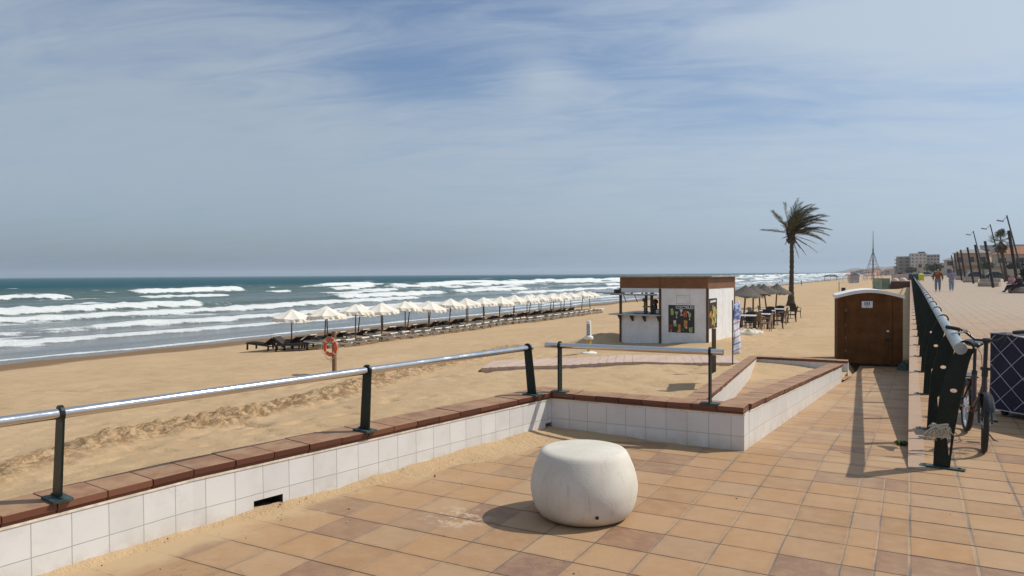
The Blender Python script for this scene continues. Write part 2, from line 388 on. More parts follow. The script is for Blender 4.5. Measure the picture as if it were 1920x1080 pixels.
caps = sstep(.74, .80, fbm(hx / 5, hy / 14, 227, 4)) * sstep(-900, -300, hx) * .8 * sstep(-115, -140, hx); foam = np.maximum(foam, caps)
n = NT('sea_water'); p = n.pos(); X_, Y_, Z_ = n.sep(p)
fo = n.attr('foam')
br1 = n.noise(n.vmul(p, (.55, .8, 1.)), 1.1, 6, .7); br2 = n.noise(n.vmul(p, (.7, 1., 1.)), 4., 4, .7)
fz = n.m('ADD', fo, n.m('MULTIPLY', n.m('SUBTRACT', n.m('ADD', n.m('MULTIPLY', br1, .65), n.m('MULTIPLY', br2, .35)), .5), 1.5))
fm = n.mr(fz, .30, .62)
shal = n.mr(n.m('ADD', X_, n.m('MULTIPLY', n.m('SUBTRACT', n.noise(n.vmul(p, (.02, .006, 0)), 1., 4), .5), 110.)), -420., -120.)
inn = n.mr(X_, -115., -60.)
wc = n.mix(shal, (.0075, .070, .090), (.082, .116, .098)); wc = n.mix(inn, wc, (.20, .20, .19))
patch = n.noise(n.vmul(p, (.012, .0035, 0)), 1., 5, .6)
wc = n.mix(n.m('MULTIPLY', n.mr(patch, .38, .66), .5), wc, n.mix(1., wc, (.62, .78, .86), 'MULTIPLY'))
wh = n.m('ADD', n.m('MULTIPLY', n.noise(n.vmul(p, (1., .42, 1.)), .55, 5, .62), 1.), n.m('MULTIPLY', n.noise(n.vmul(p, (1., .5, 1.)), 3.2, 4, .6), .22))
nb = n.bump(n.m('ADD', wh, n.m('MULTIPLY', n.m('MULTIPLY', fm, br2), .5)), .85, .55)
n.set(color=n.mix(fm, wc, (.70, .715, .70)), rough=n.m('ADD', n.mr(X_, -400., -70., .45, .14), n.m('MULTIPLY', fm, .5)), spec=n.m('SUBTRACT', n.mr(X_, -300., -60., .02, .26), n.m('MULTIPLY', fm, .04)), ior=1.33, normal=nb)
sea = struct(grid_mesh('sea', hx, hy, hz_, n.mat, {'foam': foam}))

# ------------------------------------------------------------------ paving
def paving(name, dusty=.25, ramp=False, pink=0.):
    n = NT(name); p = n.pos(); X_, Y_, Z_ = n.sep(p); T = .328
    wob = n.m('MULTIPLY', n.m('SUBTRACT', n.noise(p, 5, 3), .5), .010)
    u = n.m('DIVIDE', n.m('ADD', X_, wob), T); v = n.m('DIVIDE', n.m('SUBTRACT', n.m('ADD', Y_, wob), 4.64), T)
    iu = n.m('FLOOR', u); iv = n.m('FLOOR', v); fu = n.m('FRACT', u); fv = n.m('FRACT', v)
    du = n.m('MULTIPLY', n.m('MINIMUM', fu, n.m('SUBTRACT', 1., fu)), T); dv = n.m('MULTIPLY', n.m('MINIMUM', fv, n.m('SUBTRACT', 1., fv)), T)
    # the strip of half tiles over the ramp line
    band = n.m('MULTIPLY', n.m('MULTIPLY', n.m('GREATER_THAN', X_, -T), n.m('LESS_THAN', X_, 0.)), n.m('LESS_THAN', Y_, 6.3))
    dh = n.m('ADD', n.m('ABSOLUTE', n.m('ADD', X_, T / 2)), n.m('MULTIPLY', n.m('SUBTRACT', 1., band), 9.))
    half = n.m('MULTIPLY', band, n.m('GREATER_THAN', X_, -T / 2))
    du2 = n.m('MINIMUM', du, dh)
    rid = n.white(n.comb(n.m('ADD', iu, n.m('MULTIPLY', half, 57.)), iv, 1.)); rid2 = n.white(n.comb(iv, n.m('ADD', iu, n.m('MULTIPLY', half, 31.)), 7.))
    col = n.ramp(rid, [(0., (.32, .185, .09)), (.25, (.35, .207, .110)), (.5, (.375, .222, .112)), (.62, (.375, .208, .095)), (.82, (.385, .245, .138)), (.94, (.29, .18, .108)), (1., (.22, .125, .085))])
    col = n.mix(n.m('MULTIPLY', n.mr(rid2, .86, .88, smooth=False), .65), col, (.185, .10, .075))
    mot = n.noise(p, 9, 5, .65); col = n.mix(n.m('MULTIPLY', n.mr(mot, .35, .75), .42), col, (.45, .29, .165))
    col = n.mix(n.m('MULTIPLY', n.mr(n.noise(p, 120, 3, .7), .45, .75), .35), col, (.25, .135, .07))
    dust = n.mr(n.noise(p, 1.1, 5, .6), .40, .72); col = n.mix(n.m('MULTIPLY', dust, dusty), col, (.45, .315, .185))
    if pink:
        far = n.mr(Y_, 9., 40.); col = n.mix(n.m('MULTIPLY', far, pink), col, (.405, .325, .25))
    st = n.mr(n.noise(p, 2.7, 4, .7, 1.), .66, .74); col = n.mix(n.m('MULTIPLY', st, .30), col, (.16, .09, .06))
    # worn plaster spill
    sx_ = n.m('ADD', X_, 2.62); sy_ = n.m('SUBTRACT', Y_, 3.98)
    rr = n.m('SQRT', n.m('ADD', n.m('MULTIPLY', sx_, sx_), n.m('MULTIPLY', sy_, sy_)))
    sp = n.m('MULTIPLY', n.mr(rr, .30, .10), n.mr(n.noise(p, 11, 4, .7), .50, .56)); col = n.mix(n.m('MULTIPLY', sp, .7), col, (.52, .41, .29))
    ed = n.m('MULTIPLY', n.mr(n.m('MINIMUM', du2, dv), .045, .0), n.mr(n.noise(p, 6, 5, .7), .38, .68)); col = n.mix(n.m('MULTIPLY', ed, .38), col, (.17, .10, .06))
    ck = n.m('MULTIPLY', n.mr(n.m('ABSOLUTE', n.m('SUBTRACT', n.noise(p, 2.3, 6, .6, .4), .5)), .0035, .001), n.mr(n.noise(p, .7, 2), .58, .64)); col = n.mix(n.m('MULTIPLY', ck, .6), col, (.10, .06, .04))
    # blown sand lying along the two plaza walls
    wx = n.m('ADD', X_, n.m('SUBTRACT', 4.34, n.m('MULTIPLY', Y_, .168))); wy = n.m('SUBTRACT', 6.72, Y_)
    near = n.m('MULTIPLY', n.m('LESS_THAN', X_, -1.25), n.m('LESS_THAN', Y_, 6.7))
    dw = n.m('MINIMUM', wx, n.m('MULTIPLY', wy, 1.7)); dw = n.m('SUBTRACT', dw, n.m('MULTIPLY', n.m('SUBTRACT', n.noise(p, 2.2, 5, .65), .5), 1.5))
    sdust = n.m('MULTIPLY', near, n.m('ADD', n.m('MULTIPLY', n.mr(dw, .30, -.05), .75), n.m('MULTIPLY', n.mr(dw, .95, .1), .22)))
    gn = n.noise(p, 14, 4, .7)
    wd = n.m('ADD', 1., n.m('MULTIPLY', n.m('GREATER_THAN', X_, .0), .7)); gv = n.mr(n.m('DIVIDE', dv, wd), .0068, .0025)
    gu = n.mr(n.m('DIVIDE', du2, wd), n.m('ADD', .0035, n.m('MULTIPLY', gn, .007)), n.m('ADD', .0005, n.m('MULTIPLY', gn, .005)))
    gcol = n.mix(n.mr(n.noise(p, .9, 3), .40, .58), (.36, .255, .16), (.155, .135, .115))
    col = n.mix(n.m('MULTIPLY', gu, .8), col, gcol); col = n.mix(n.m('MULTIPLY', gv, n.mr(n.noise(p, 1.7, 3), .25, .50, .5, 1.)), col, (.06, .038, .026))
    col = n.mix(n.m('MULTIPLY', sdust, .92), col, (.46, .33, .19))
    h = n.m('ADD', n.m('MULTIPLY', n.m('MULTIPLY', n.m('MAXIMUM', gu, gv), n.m('SUBTRACT', 1., sdust)), -1.), n.m('MULTIPLY', n.noise(p, 70, 4, .65), .22))
    h = n.m('ADD', h, n.m('MULTIPLY', rid2, .5))
    n.set(color=col, rough=.72, spec=.28, normal=n.bump(h, .45, .006)); return n.mat
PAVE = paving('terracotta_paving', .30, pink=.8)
RAMPM = paving('terracotta_paving_sandy', .75)
m = MB()
def flat(a, b, z=0.): m.poly([(a[0], a[1], z), (b[0], a[1], z), (b[0], b[1], z), (a[0], b[1], z)])
flat((0, -8), (30, 420)); flat((-4.6, -8), (0, 6.672))
struct(m.build('promenade', PAVE))
m = MB()
m.poly([(-1.31, 6.672, -.0), (-.0, 6.672, -.0), (-.0, 22.53, -1.19), (-1.31, 22.53, -1.19)]); m.poly([(-1.31, 22.53, -1.19), (0, 22.53, -1.19), (0, 24.1, -1.19), (-1.31, 24.1, -1.19)])
struct(m.build('ramp', RAMPM))
m = MB()
def iz(y): return SLOPE * (y - 6.67) + .05
m.poly([(-1.95, 6.9, iz(6.9)), (-1.50, 6.9, iz(6.9)), (-1.50, 17.25, iz(17.25)), (-1.25, 17.25, iz(17.25)), (-1.25, 19.6, iz(19.6) - .03), (-3.7, 19.6, iz(19.6) - .03)])
struct(m.build('lower_ramp', RAMPM))
# sand blown over the far end of the lower ramp
xx, yy = np.meshgrid(np.linspace(-3.75, -1.34, 40), np.linspace(14.2, 19.6, 60))
dz = .26 * sstep(14.6, 20.6, yy + .8 * (fbm(xx, yy, 301) - .5) + (-2.6 - xx) * 1.5) - .035 + (fbm(xx / .4, yy / .4, 303) - .5) * .03
struct(grid_mesh('sand_drift', xx, yy, SLOPE * (yy - 6.67) + .02 + dz, SAND, {'dug': xx * 0}))
# ------------------------------------------------------------------ materials of the foreground
def white_tiles():
    n = NT('white_wall_tiles'); u = n.uv(); ux, vy, _ = n.sep(u); p = n.pos()
    jit = n.m('MULTIPLY', n.m('SUBTRACT', n.noise(p, 3, 2), .5), .006)
    fu = n.m('FRACT', n.m('DIVIDE', n.m('ADD', ux, jit), .2)); du = n.m('MULTIPLY', n.m('MINIMUM', fu, n.m('SUBTRACT', 1., fu)), .2)
    dv = n.m('ABSOLUTE', n.m('SUBTRACT', n.m('ADD', vy, jit), .20))
    g = n.mr(n.m('MINIMUM', du, dv), .0038, .0014)
    rid = n.white(n.comb(n.m('FLOOR', n.m('DIVIDE', ux, .2)), n.m('GREATER_THAN', vy, .2), 3.))
    col = n.mix(rid, (.64, .625, .605), (.71, .695, .675))
    col = n.mix(n.m('MULTIPLY', n.mr(n.noise(p, 4, 5, .65), .4, .75), .4), col, (.50, .47, .43))
    low = n.mr(vy, .20, .36); col = n.mix(n.m('MULTIPLY', n.m('MULTIPLY', low, n.mr(n.noise(p, 8, 4, .7), .35, .6)), .45), col, (.46, .36, .25))
    ch = n.mr(n.noise(p, 16, 3, .8), .735, .76); col = n.mix(n.m('MULTIPLY', ch, .75), col, (.16, .13, .11))
    cr = n.mr(n.m('ABSOLUTE', n.m('SUBTRACT', n.noise(p, 3.1, 5, .6, .6), .5)), .004, .0015); cr = n.m('MULTIPLY', cr, n.mr(n.noise(p, 1.2, 2), .6, .7))
    col = n.mix(n.m('MULTIPLY', cr, .5), col, (.35, .33, .30))
    col = n.mix(n.m('MULTIPLY', g, .8), col, (.34, .325, .30))
    n.set(color=col, rough=.36, spec=.45, normal=n.bump(n.m('ADD', n.m('MULTIPLY', g, -1.), n.m('ADD', n.m('MULTIPLY', rid, .35), n.m('MULTIPLY', n.noise(p, 7, 3), .35))), .35, .004)); return n.mat
WT = white_tiles()
def coping_mat():
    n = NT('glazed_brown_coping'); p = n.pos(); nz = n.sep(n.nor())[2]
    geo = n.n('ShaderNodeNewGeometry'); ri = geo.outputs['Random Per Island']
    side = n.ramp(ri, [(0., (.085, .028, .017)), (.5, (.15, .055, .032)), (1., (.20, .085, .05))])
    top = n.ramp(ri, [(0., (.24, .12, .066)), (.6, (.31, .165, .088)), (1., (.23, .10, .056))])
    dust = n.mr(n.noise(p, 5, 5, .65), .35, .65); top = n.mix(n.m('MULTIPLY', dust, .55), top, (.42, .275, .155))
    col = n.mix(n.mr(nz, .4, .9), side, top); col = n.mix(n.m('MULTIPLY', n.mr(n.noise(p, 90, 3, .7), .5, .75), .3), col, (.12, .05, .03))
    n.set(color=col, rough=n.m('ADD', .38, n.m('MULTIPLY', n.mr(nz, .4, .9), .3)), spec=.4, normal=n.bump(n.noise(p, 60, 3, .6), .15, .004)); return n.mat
CP = coping_mat()
TRIM = simple('cream_mortar', (.66, .58, .46), .8, var=.2, scale=14, bump=.3)
GREEN = simple('dark_green_enamel', (.0045, .013, .011), .42, var=.35, scale=9, spec=.28, stain=((.03, .033, .028), .3))
PLATE = simple('green_painted_base_plate', (.035, .058, .056), .6, var=.45, scale=18, stain=((.02, .025, .02), .8), bump=.3)
STEEL = NT('brushed_steel'); _o = STEEL.obj()
STEEL.set(color=(.66, .655, .64), metal=1., rough=STEEL.m('ADD', .12, STEEL.m('MULTIPLY', STEEL.mr(STEEL.noise(STEEL.vmul(_o, (1, 1, 1)), 7, 5, .7), .4, .75), .16))); STEEL = STEEL.mat
RAILG = simple('weathered_grey_rail', (.30, .33, .335), .38, metal=.55, var=.25, scale=8, stain=((.16, .16, .15), .5))
DARKHOLE = simple('dark_recess', (.03, .026, .022), .9)

COPH = .065
def wall(name, label, path, side, thick, hgt, cop_over=.022, holes=(), cop_w=None, base=None, both=True, step=.25, seed=0, cop_end=(0, 0)):
    """low tiled wall. path: (x, y, z of foot) of the visible face; side +1 = body lies left of travel; hgt to the coping's underside."""
    rnd = random.Random(seed); P = [Vector(q) for q in path]; m = MB(); cp = MB(); tr = MB(); U = 0.
    nrm = []
    for k in range(len(P)):
        d = (P[min(k + 1, len(P) - 1)] - P[max(k - 1, 0)]); d.z = 0; d.normalize(); nrm.append(Vector((-d.y, d.x, 0)) * side)
    deep = base if base is not None else .6
    for k in range(len(P) - 1):
        a, b = P[k], P[k + 1]; na, nb = nrm[k], nrm[k + 1]; L = (b - a).length
        cuts = [0., 1.]
        for h in holes:
            for q in h[:2]:
                t = (q - U) / L
                if 0 < t < 1: cuts.append(t)
        cuts.sort()
        for t0, t1 in zip(cuts, cuts[1:]):
            f0 = a.lerp(b, t0); f1 = a.lerp(b, t1); n0 = na.lerp(nb, t0); n1 = na.lerp(nb, t1); u0 = U + L * t0; u1 = U + L * t1; z0 = 0; hole = None
            for h in holes:
                if u0 >= h[0] - 1e-4 and u1 <= h[1] + 1e-4: hole = h
            up = Vector((0, 0, hgt)); bot = Vector((0, 0, -deep)) if not hole else Vector((0, 0, hole[2]))
            def quad(p0, p1, q1, q0, va, vb): m.poly([p0, p1, q1, q0], [(u0, va), (u1, va), (u1, vb), (u0, vb)])
            quad(f0 + bot, f1 + bot, f1 + up, f0 + up, hgt - bot.z, 0)
            if hole:
                m.mi = 1; D = .16; hz = Vector((0, 0, hole[2])); zz = Vector((0, 0, -.01))
                m.poly([f0 + n0 * D + zz, f1 + n1 * D + zz, f1 + n1 * D + hz, f0 + n0 * D + hz]); m.poly([f0 + hz, f1 + hz, f1 + n1 * D + hz, f0 + n0 * D + hz])
                m.poly([f0 + zz, f0 + n0 * D + zz, f0 + n0 * D + hz, f0 + hz]); m.poly([f1 + zz, f1 + n1 * D + zz, f1 + n1 * D + hz, f1 + hz]); m.mi = 0
            g0, g1 = f0 + n0 * thick, f1 + n1 * thick
            quad(g0 - Vector((0, 0, deep)), g1 - Vector((0, 0, deep)), g1 + up, g0 + up, hgt + deep, 0)
            quad(f0 + up, f1 + up, g1 + up, g0 + up, .1, .1)
        # cream mortar line under the coping
        e = .006; zt = hgt - .012
        for off in ((-e, .03),) + (((thick - .03, thick + e),) if both else ()):
            lo = [a + na * off[0], b + nb * off[0], b + nb * off[1], a + na * off[1]]
            if side < 0: lo = lo[::-1]
            tr.hexa([q + Vector((0, 0, zt)) for q in lo], [q + Vector((0, 0, zt + .014)) for q in lo])
        # coping tiles, two courses
        s0 = 0 if k else -cop_end[0]; s1 = L + (cop_end[1] if k == len(P) - 2 else 0); cnt = max(1, round((s1 - s0) / step)); w = cop_w or thick
        for j in range(cnt):
            t0 = (s0 + (s1 - s0) * j / cnt + .0025) / L; t1 = (s0 + (s1 - s0) * (j + 1) / cnt - .0025) / L
            q0 = a + (b - a) * t0; q1 = a + (b - a) * t1; n0 = na.lerp(nb, min(1, max(0, t0))); n1 = na.lerp(nb, min(1, max(0, t1)))
            dz = Vector((0, 0, rnd.uniform(-.0025, .0025))); dn = rnd.uniform(-.003, .003)
            for o0, o1, z0, z1 in ((cop_over * .35, w + cop_over * .35, .003, .022), (cop_over, w + cop_over, .024, COPH)):
                lo = [q0 - n0 * (o0 + dn), q1 - n1 * (o0 + dn), q1 + n1 * (o1 + dn), q0 + n0 * (o1 + dn)]
                if side < 0: lo = lo[::-1]
                cp.hexa([q + Vector((0, 0, hgt + z0)) + dz for q in lo], [q + Vector((0, 0, hgt + z1)) + dz for q in lo])
        U += L
    for q, nn in ((P[0], nrm[0]), (P[-1], nrm[-1])):
        w0 = [q - Vector((0, 0, deep)), q + nn * thick - Vector((0, 0, deep)), q + nn * thick + Vector((0, 0, hgt)), q + Vector((0, 0, hgt))]
        m.poly(w0, [(0.02, hgt + deep), (thick, hgt + deep), (thick, 0), (0.02, 0)])
    o = m.build(name, [WT, DARKHOLE]); tag(o, label, 'low wall')
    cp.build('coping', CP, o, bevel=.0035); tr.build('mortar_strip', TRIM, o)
    return o
LEFTP = [(-4.30, -1.5, 0), (-4.17, .6, 0), (-4.045, 1.95, 0), (-3.945, 3.0, 0), (-3.72, 4.1, 0), (-3.485, 5.35, 0), (-3.215, 6.672, 0)]
wall('low_wall', 'long white tiled low wall with two drain slots, running along the sand on the left', LEFTP, 1, .27, .328, holes=[(4.93, 5.15, .085), (8.16, 8.26, .085)], seed=1, base=1.2, cop_end=(0, .25))
wall('low_wall', 'short white tiled low wall facing the camera behind the round concrete seat', [(-3.216, 6.672, 0), (-1.30, 6.672, 0)], 1, .23, .328, seed=2, base=1.2, cop_end=(-.02, 0))
wall('low_wall', 'white tiled low wall descending beside the long ramp towards the portable toilet', [(-1.30, 6.905, 0.0), (-1.30, 17.2, SLOPE * 10.55)], 1, .22, .328, seed=3, base=.6, cop_end=(-.0, 0))
wall('low_wall', 'slanting brown-topped low wall along the sand side of the inner ramp', [(-1.735, 6.95, -.0), (-3.475, 19.4, SLOPE * 12.75)], 1, .16, .328, seed=4, base=.9, cop_end=(0, .3))
wall('low_wall', 'short white tiled end wall crossing the bottom of the inner ramp', [(-3.62, 19.42, SLOPE * 12.78), (-1.33, 19.42, SLOPE * 12.78)], 1, .24, .328, seed=5, base=.9)

# retaining wall of the promenade with its pinkish edge strip
n = NT('pink_concrete_edge'); p = n.pos(); c = n.mix(n.noise(p, 3, 4, .6), (.33, .215, .14), (.41, .28, .19)); fy = n.m('FRACT', n.m('DIVIDE', n.sep(p)[1], .328))
c = n.mix(n.m('MULTIPLY', n.mr(fy, .03, .0), .6), c, (.2, .12, .09)); n.set(color=c, rough=.8, normal=n.bump(n.noise(p, 60, 3), .3, .006)); EDGE = n.mat
m = MB(); m.box((.004, 6.69, -2.6), (.45, 160, -.006)); rw = m.build('retaining_wall', simple('grey_render', (.34, .31, .27), .85, var=.25, scale=2, bump=.3)); tag(rw, 'grey rendered retaining wall holding up the promenade beside the ramp', 'retaining wall')
m = MB(); m.box((-.012, 6.69, -.07), (.115, 160, .006)); m.build('edge_strip', EDGE, rw)

# ------------------------------------------------------------------ left railings: steel tube on leaning flat posts
def flat_post(foot, top, across, along, w0=.052, w1=.045, t=.012, ring=.036, name='post', parent=None, plate=(.17, .10)):
    """flat bar post from foot to rail centre; across = unit dir of the bar's width, along = rail dir."""
    foot = Vector(foot); top = Vector(top); ac = Vector(across).normalized(); al = Vector(along).normalized(); m = MB()
    def slab(p0, wa, p1, wb):
        lo = [p0 - ac * wa - al * t / 2, p0 + ac * wa - al * t / 2, p0 + ac * wa + al * t / 2, p0 - ac * wa + al * t / 2]
        hi = [p1 - ac * wb - al * t / 2, p1 + ac * wb - al * t / 2, p1 + ac * wb + al * t / 2, p1 - ac * wb + al * t / 2]
        m.hexa(lo, hi)
    neck = foot.lerp(top, .965)
    slab(foot, w0, neck, w1)
    up = Vector((0, 0, 1)); side = ac; lo = []; hi = []
    for k in range(14):       # rounded head
        a = 2 * math.pi * k / 14; q = top + (side * math.cos(a) + up * math.sin(a)) * (ring + .010)
        lo.append(q - al * t * .75); hi.append(q + al * t * .75)
    m.hexa(lo, hi)
    o = m.build(name, GREEN, parent)
    b = MB(); px, py = plate; c = foot
    lo = [c + ac * px * a + al * py * q + Vector((0, 0, -.008)) for a, q in ((-.5, -.5), (.5, -.5), (.5, .5), (-.5, .5))]
    b.hexa(lo, [q + Vector((0, 0, .014)) for q in lo])
    for a in (-.36, .36): b.cyl(c + ac * px * a + Vector((0, 0, .005)), c + ac * px * a + Vector((0, 0, .017)), .011, n=8)
    b.build('base_plate', PLATE, o)
    return o
ZB = .328 + COPH + .008
rl = thing('railing', 'polished steel tube railing on three dark green posts along the long left wall', 'railing', (0, 0, 0))
A = Vector((-4.44, -.3, .862)); B = Vector((-3.345, 6.46, .862)); al = (B - A).normalized(); ac = Vector((al.y, -al.x, 0))
m = MB(); m.tube([A.lerp(B + al * .02, k / 60) for k in range(61)], .029, 40); m.build('rail', STEEL, rl, auto=True)
for y, fx in ((.15, -4.28), (2.25, -4.055), (4.37, -3.705), (6.42, -3.30)):
    t = (y - A.y) / (B.y - A.y); top = A.lerp(B, t); flat_post((fx, y - .01, ZB), top, ac, al, parent=rl)
rl = thing('railing', 'short bluish steel tube railing on two dark green posts over the front wall', 'railing', (0, 0, 0))
A = Vector((-3.32, 6.76, .862)); B = Vector((-1.52, 6.83, .862)); al = (B - A).normalized(); ac = Vector((-al.y, al.x, 0))
m = MB(); m.tube([A.lerp(B, k / 24) for k in range(25)], .029, 40); m.build('rail', STEEL, rl, auto=True)
for x in (-3.16, -1.64):
    t = (x - A.x) / (B.x - A.x); top = A.lerp(B, t); flat_post((x + .03, 6.70, ZB), top, ac, al, w0=.045, w1=.045, t=.014, parent=rl, plate=(.10, .17))

# ------------------------------------------------------------------ promenade railing on the right, tall leaning plates
rl = thing('railing', 'long dark green promenade railing with a thick grey top tube running to the distance', 'railing', (0, 0, 0))
RX, RZ = .372, .985
m = MB(); m.tube([(RX - .02, 6.76, RZ), (RX - .02, 6.785, RZ), (RX, 30, RZ), (RX - .02, 60, RZ), (RX, 150, RZ)], .047, 20); m.build('rail', RAILG, rl, auto=True)
def plate_post():
    """leaning flat plate with an oval window and a tall slot, cut out of the sheet on a fine grid of strips"""
    m = MB(); t = .014
    zk = [.0, .30, .60, .86, RZ]; lx = [.150, .165, .195, .255, RX - .058]; rx = [.268, .300, .345, .395, RX + .058]
    hole = lambda z: ((.292 - .025 * math.sqrt(max(0, 1 - ((z - .64) / .017) ** 2)), .292 + .025 * math.sqrt(max(0, 1 - ((z - .64) / .017) ** 2))) if abs(z - .64) < .017 else
                      ((.262 - .019 * q, .262 + .019 * q) if .10 < z < .345 and (q := min(1., (z - .10) / .20) * (math.sqrt(max(0, 1 - ((z - .322) / .023) ** 2)) if z > .322 else 1.)) > .02 else None))
    zs_ = sorted(set([0, RZ] + [.01 * k for k in range(1, 98)] + [.64 + .017 * math.sin(a) for a in [k * math.pi / 12 for k in range(-6, 7)]] + [.322 + .023 * math.sin(a) for a in [k * math.pi / 12 for k in range(0, 7)]]))
    for z0, z1 in zip(zs_, zs_[1:]):
        L0, L1, R0, R1 = np.interp(z0, zk, lx), np.interp(z1, zk, lx), np.interp(z0, zk, rx), np.interp(z1, zk, rx); h = hole((z0 + z1) / 2); spans = [(L0, L1, R0, R1)]
        if h:
            a, b = hole(z0 + 1e-5) or (h[0] / 2 + h[1] / 2,) * 2, hole(z1 - 1e-5) or (h[0] / 2 + h[1] / 2,) * 2; spans = [(L0, L1, a[0], b[0]), (a[1], b[1], R0, R1)]
        for l0, l1, r0, r1 in spans:
            for y in (-t / 2, t / 2): m.poly([(l0, y, z0), (r0, y, z0), (r1, y, z1), (l1, y, z1)])
            for p0, p1 in ((l0, l1), (r0, r1)): m.poly([(p0, -t / 2, z0), (p0, t / 2, z0), (p1, t / 2, z1), (p1, -t / 2, z1)])
    m.torus((RX, 0, RZ), .056, .0095, (0, 1, 0), 24, 6)
    return m
pm = plate_post(); post0 = pm.build('post', GREEN, rl)
b = MB(); b.box((.055, -.035, 0), (.375, .035, .013))
for x in (.09, .335): b.cyl((x, 0, .01), (x, 0, .022), .012, n=8)
bp0 = b.build('base_plate', PLATE, post0)
PY = [6.83, 8.45] + [8.45 + 2.4 * k for k in range(1, 58)]
for k, y in enumerate(PY):
    if k == 0: o = post0
    else:
        o = post0.copy(); COL.objects.link(o); c2 = bp0.copy(); COL.objects.link(c2); c2.parent = o
    o.location = (0, y, 0)
    o.rotation_euler = (0, 0, R(-9) if k == 0 else R(random.uniform(-2, 2)))
    if k == 0: o.location = (.02, y + .03, 0)

# frayed cloth tied round the end post
n = NT('frayed_rag'); g = n.noise(n.obj(), 60, 4, .7); n.set(color=n.mix(g, (.42, .36, .26), (.66, .60, .48)), rough=.95, normal=n.bump(g, .6, .01)); RAG = n.mat
m = MB(); rr = random.Random(5)
for k in range(9):
    z = .265 + k * .011; pts = []
    for j in range(13):
        a = 2 * math.pi * j / 12; pts.append((.235 + .072 * math.cos(a) * (1 + rr.uniform(-.1, .1)), 6.845 + (.026 + .01 * rr.random()) * math.sin(a), z + rr.uniform(-.012, .012)))
    m.tube(pts, .0085, 6)
for k in range(46):
    x0 = .235 + rr.uniform(-.085, .05); z0 = .315 + rr.uniform(-.03, .04); q = [Vector((x0, 6.815, z0))]
    dr = Vector((rr.uniform(-.035, .02), rr.uniform(-.03, -.008), rr.uniform(-.03, .02)))
    for j in range(3): q.append(q[-1] + dr * .5); dr = dr + Vector((rr.uniform(-.02, .02), -.002, -.022))
    m.tube(q, [.006, .005, .004, .002], 5)
tag(m.build('rag', RAG), 'pale frayed rag tied round the near end post of the green railing', 'rag')

# ------------------------------------------------------------------ round concrete seat
n = NT('pale_concrete'); o = n.obj(); z = n.sep(o)[2]
c = n.mix(n.mr(n.noise(o, 3, 5, .6), .3, .7), (.56, .51, .435), (.66, .615, .54))
pit = n.mr(n.noise(n.vmul(o, (1, 1, .7)), 22, 4, .75), .66, .72); c = n.mix(n.m('MULTIPLY', pit, .6), c, (.36, .31, .25))
str_ = n.mr(n.noise(n.vmul(o, (9, 9, 1.1)), 2.2, 5, .7), .54, .72); c = n.mix(n.m('MULTIPLY', str_, .45), c, (.44, .385, .31)); scf = n.mr(n.noise(n.vmul(o, (3, 3, 14)), 3, 5, .75), .66, .70); c = n.mix(n.m('MULTIPLY', scf, .35), c, (.25, .22, .19))
low = n.mr(n.m('ADD', z, n.m('MULTIPLY', n.noise(o, 5, 4), .12)), .17, .05); c = n.mix(n.m('MULTIPLY', low, .65), c, (.48, .32, .16))
n.set(color=c, rough=.85, spec=.25, normal=n.bump(n.m('ADD', n.noise(o, 90, 4, .7), n.m('MULTIPLY', pit, -.8)), .25, .006)); CONC = n.mat
m = MB(); H = .445
prof = [(.20, 0), (.262, .004), (.295, .02), (.322, .055), (.342, .11), (.353, .17), (.355, .215), (.346, .27), (.330, .325), (.311, .37), (.297, .402), (.286, .422), (.270, .436), (.245, .443), (.12, .447), (0, .448)]
m.lathe(prof, 72); bol = m.build('concrete_seat', CONC, None, smooth=True, loc=(-1.90, 4.435, .0)); tag(bol, 'squat round off-white concrete seat on the terracotta paving', 'concrete seat')
m = MB(); a = R(-53); m.lathe([(0, 0), (.011, .0), (.011, .004), (0, .004)], 12); m.xf = None
h = m.build('plug_hole', DARKHOLE, bol); h.rotation_euler = (0, R(84), a); h.location = (.3355 * math.cos(a), .3355 * math.sin(a), .085)

# ------------------------------------------------------------------ sand swept against the left wall, with grit
P = [Vector(q) for q in LEFTP]; cum = [0]
for a, b in zip(P, P[1:]): cum.append(cum[-1] + (b - a).length)
NU, NVv = 420, 16; us = np.linspace(0.6, cum[-1] - .02, NU)
bx = np.interp(us, cum, [q.x for q in P]); by = np.interp(us, cum, [q.y for q in P])
wd = .10 + .42 * sstep(.25, .75, fbm(us / 1.3, us * 0, 401, 4)) + .16 * sstep(6.0, 8.3, us)
ht = .012 + .05 * fbm(us / .5, us * 0, 405, 4) + .02 * sstep(6.5, 8.3, us)
tt = np.linspace(0, 1, NVv); UU, TT = np.meshgrid(us, tt); WD = np.interp(UU, us, wd); HT = np.interp(UU, us, ht)
dist = TT * WD
gxx = np.interp(UU, us, bx) + dist * .98 - .02; gyy = np.interp(UU, us, by) - dist * .17
zz = HT * (1 - TT) ** 1.6 + (fbm(gxx / .12, gyy / .12, 409, 4) - .5) * .022 * (1 - TT) - .004 * TT + .0015
struct(grid_mesh('sand_drift', gxx, gyy, zz, SAND, {'dug': gxx * 0}))
xx, yy = np.meshgrid(np.linspace(-3.2, -1.9, 70), np.linspace(6.25, 6.67, 24))
zz = .035 * sstep(6.30, 6.67, yy - .25 * sstep(-3.1, -2.0, xx) + .12 * (fbm(xx / .3, yy / .3, 411) - .5)) - .003
struct(grid_mesh('sand_drift', xx, yy, zz, SAND, {'dug': xx * 0}))
rr = random.Random(8); m = MB()
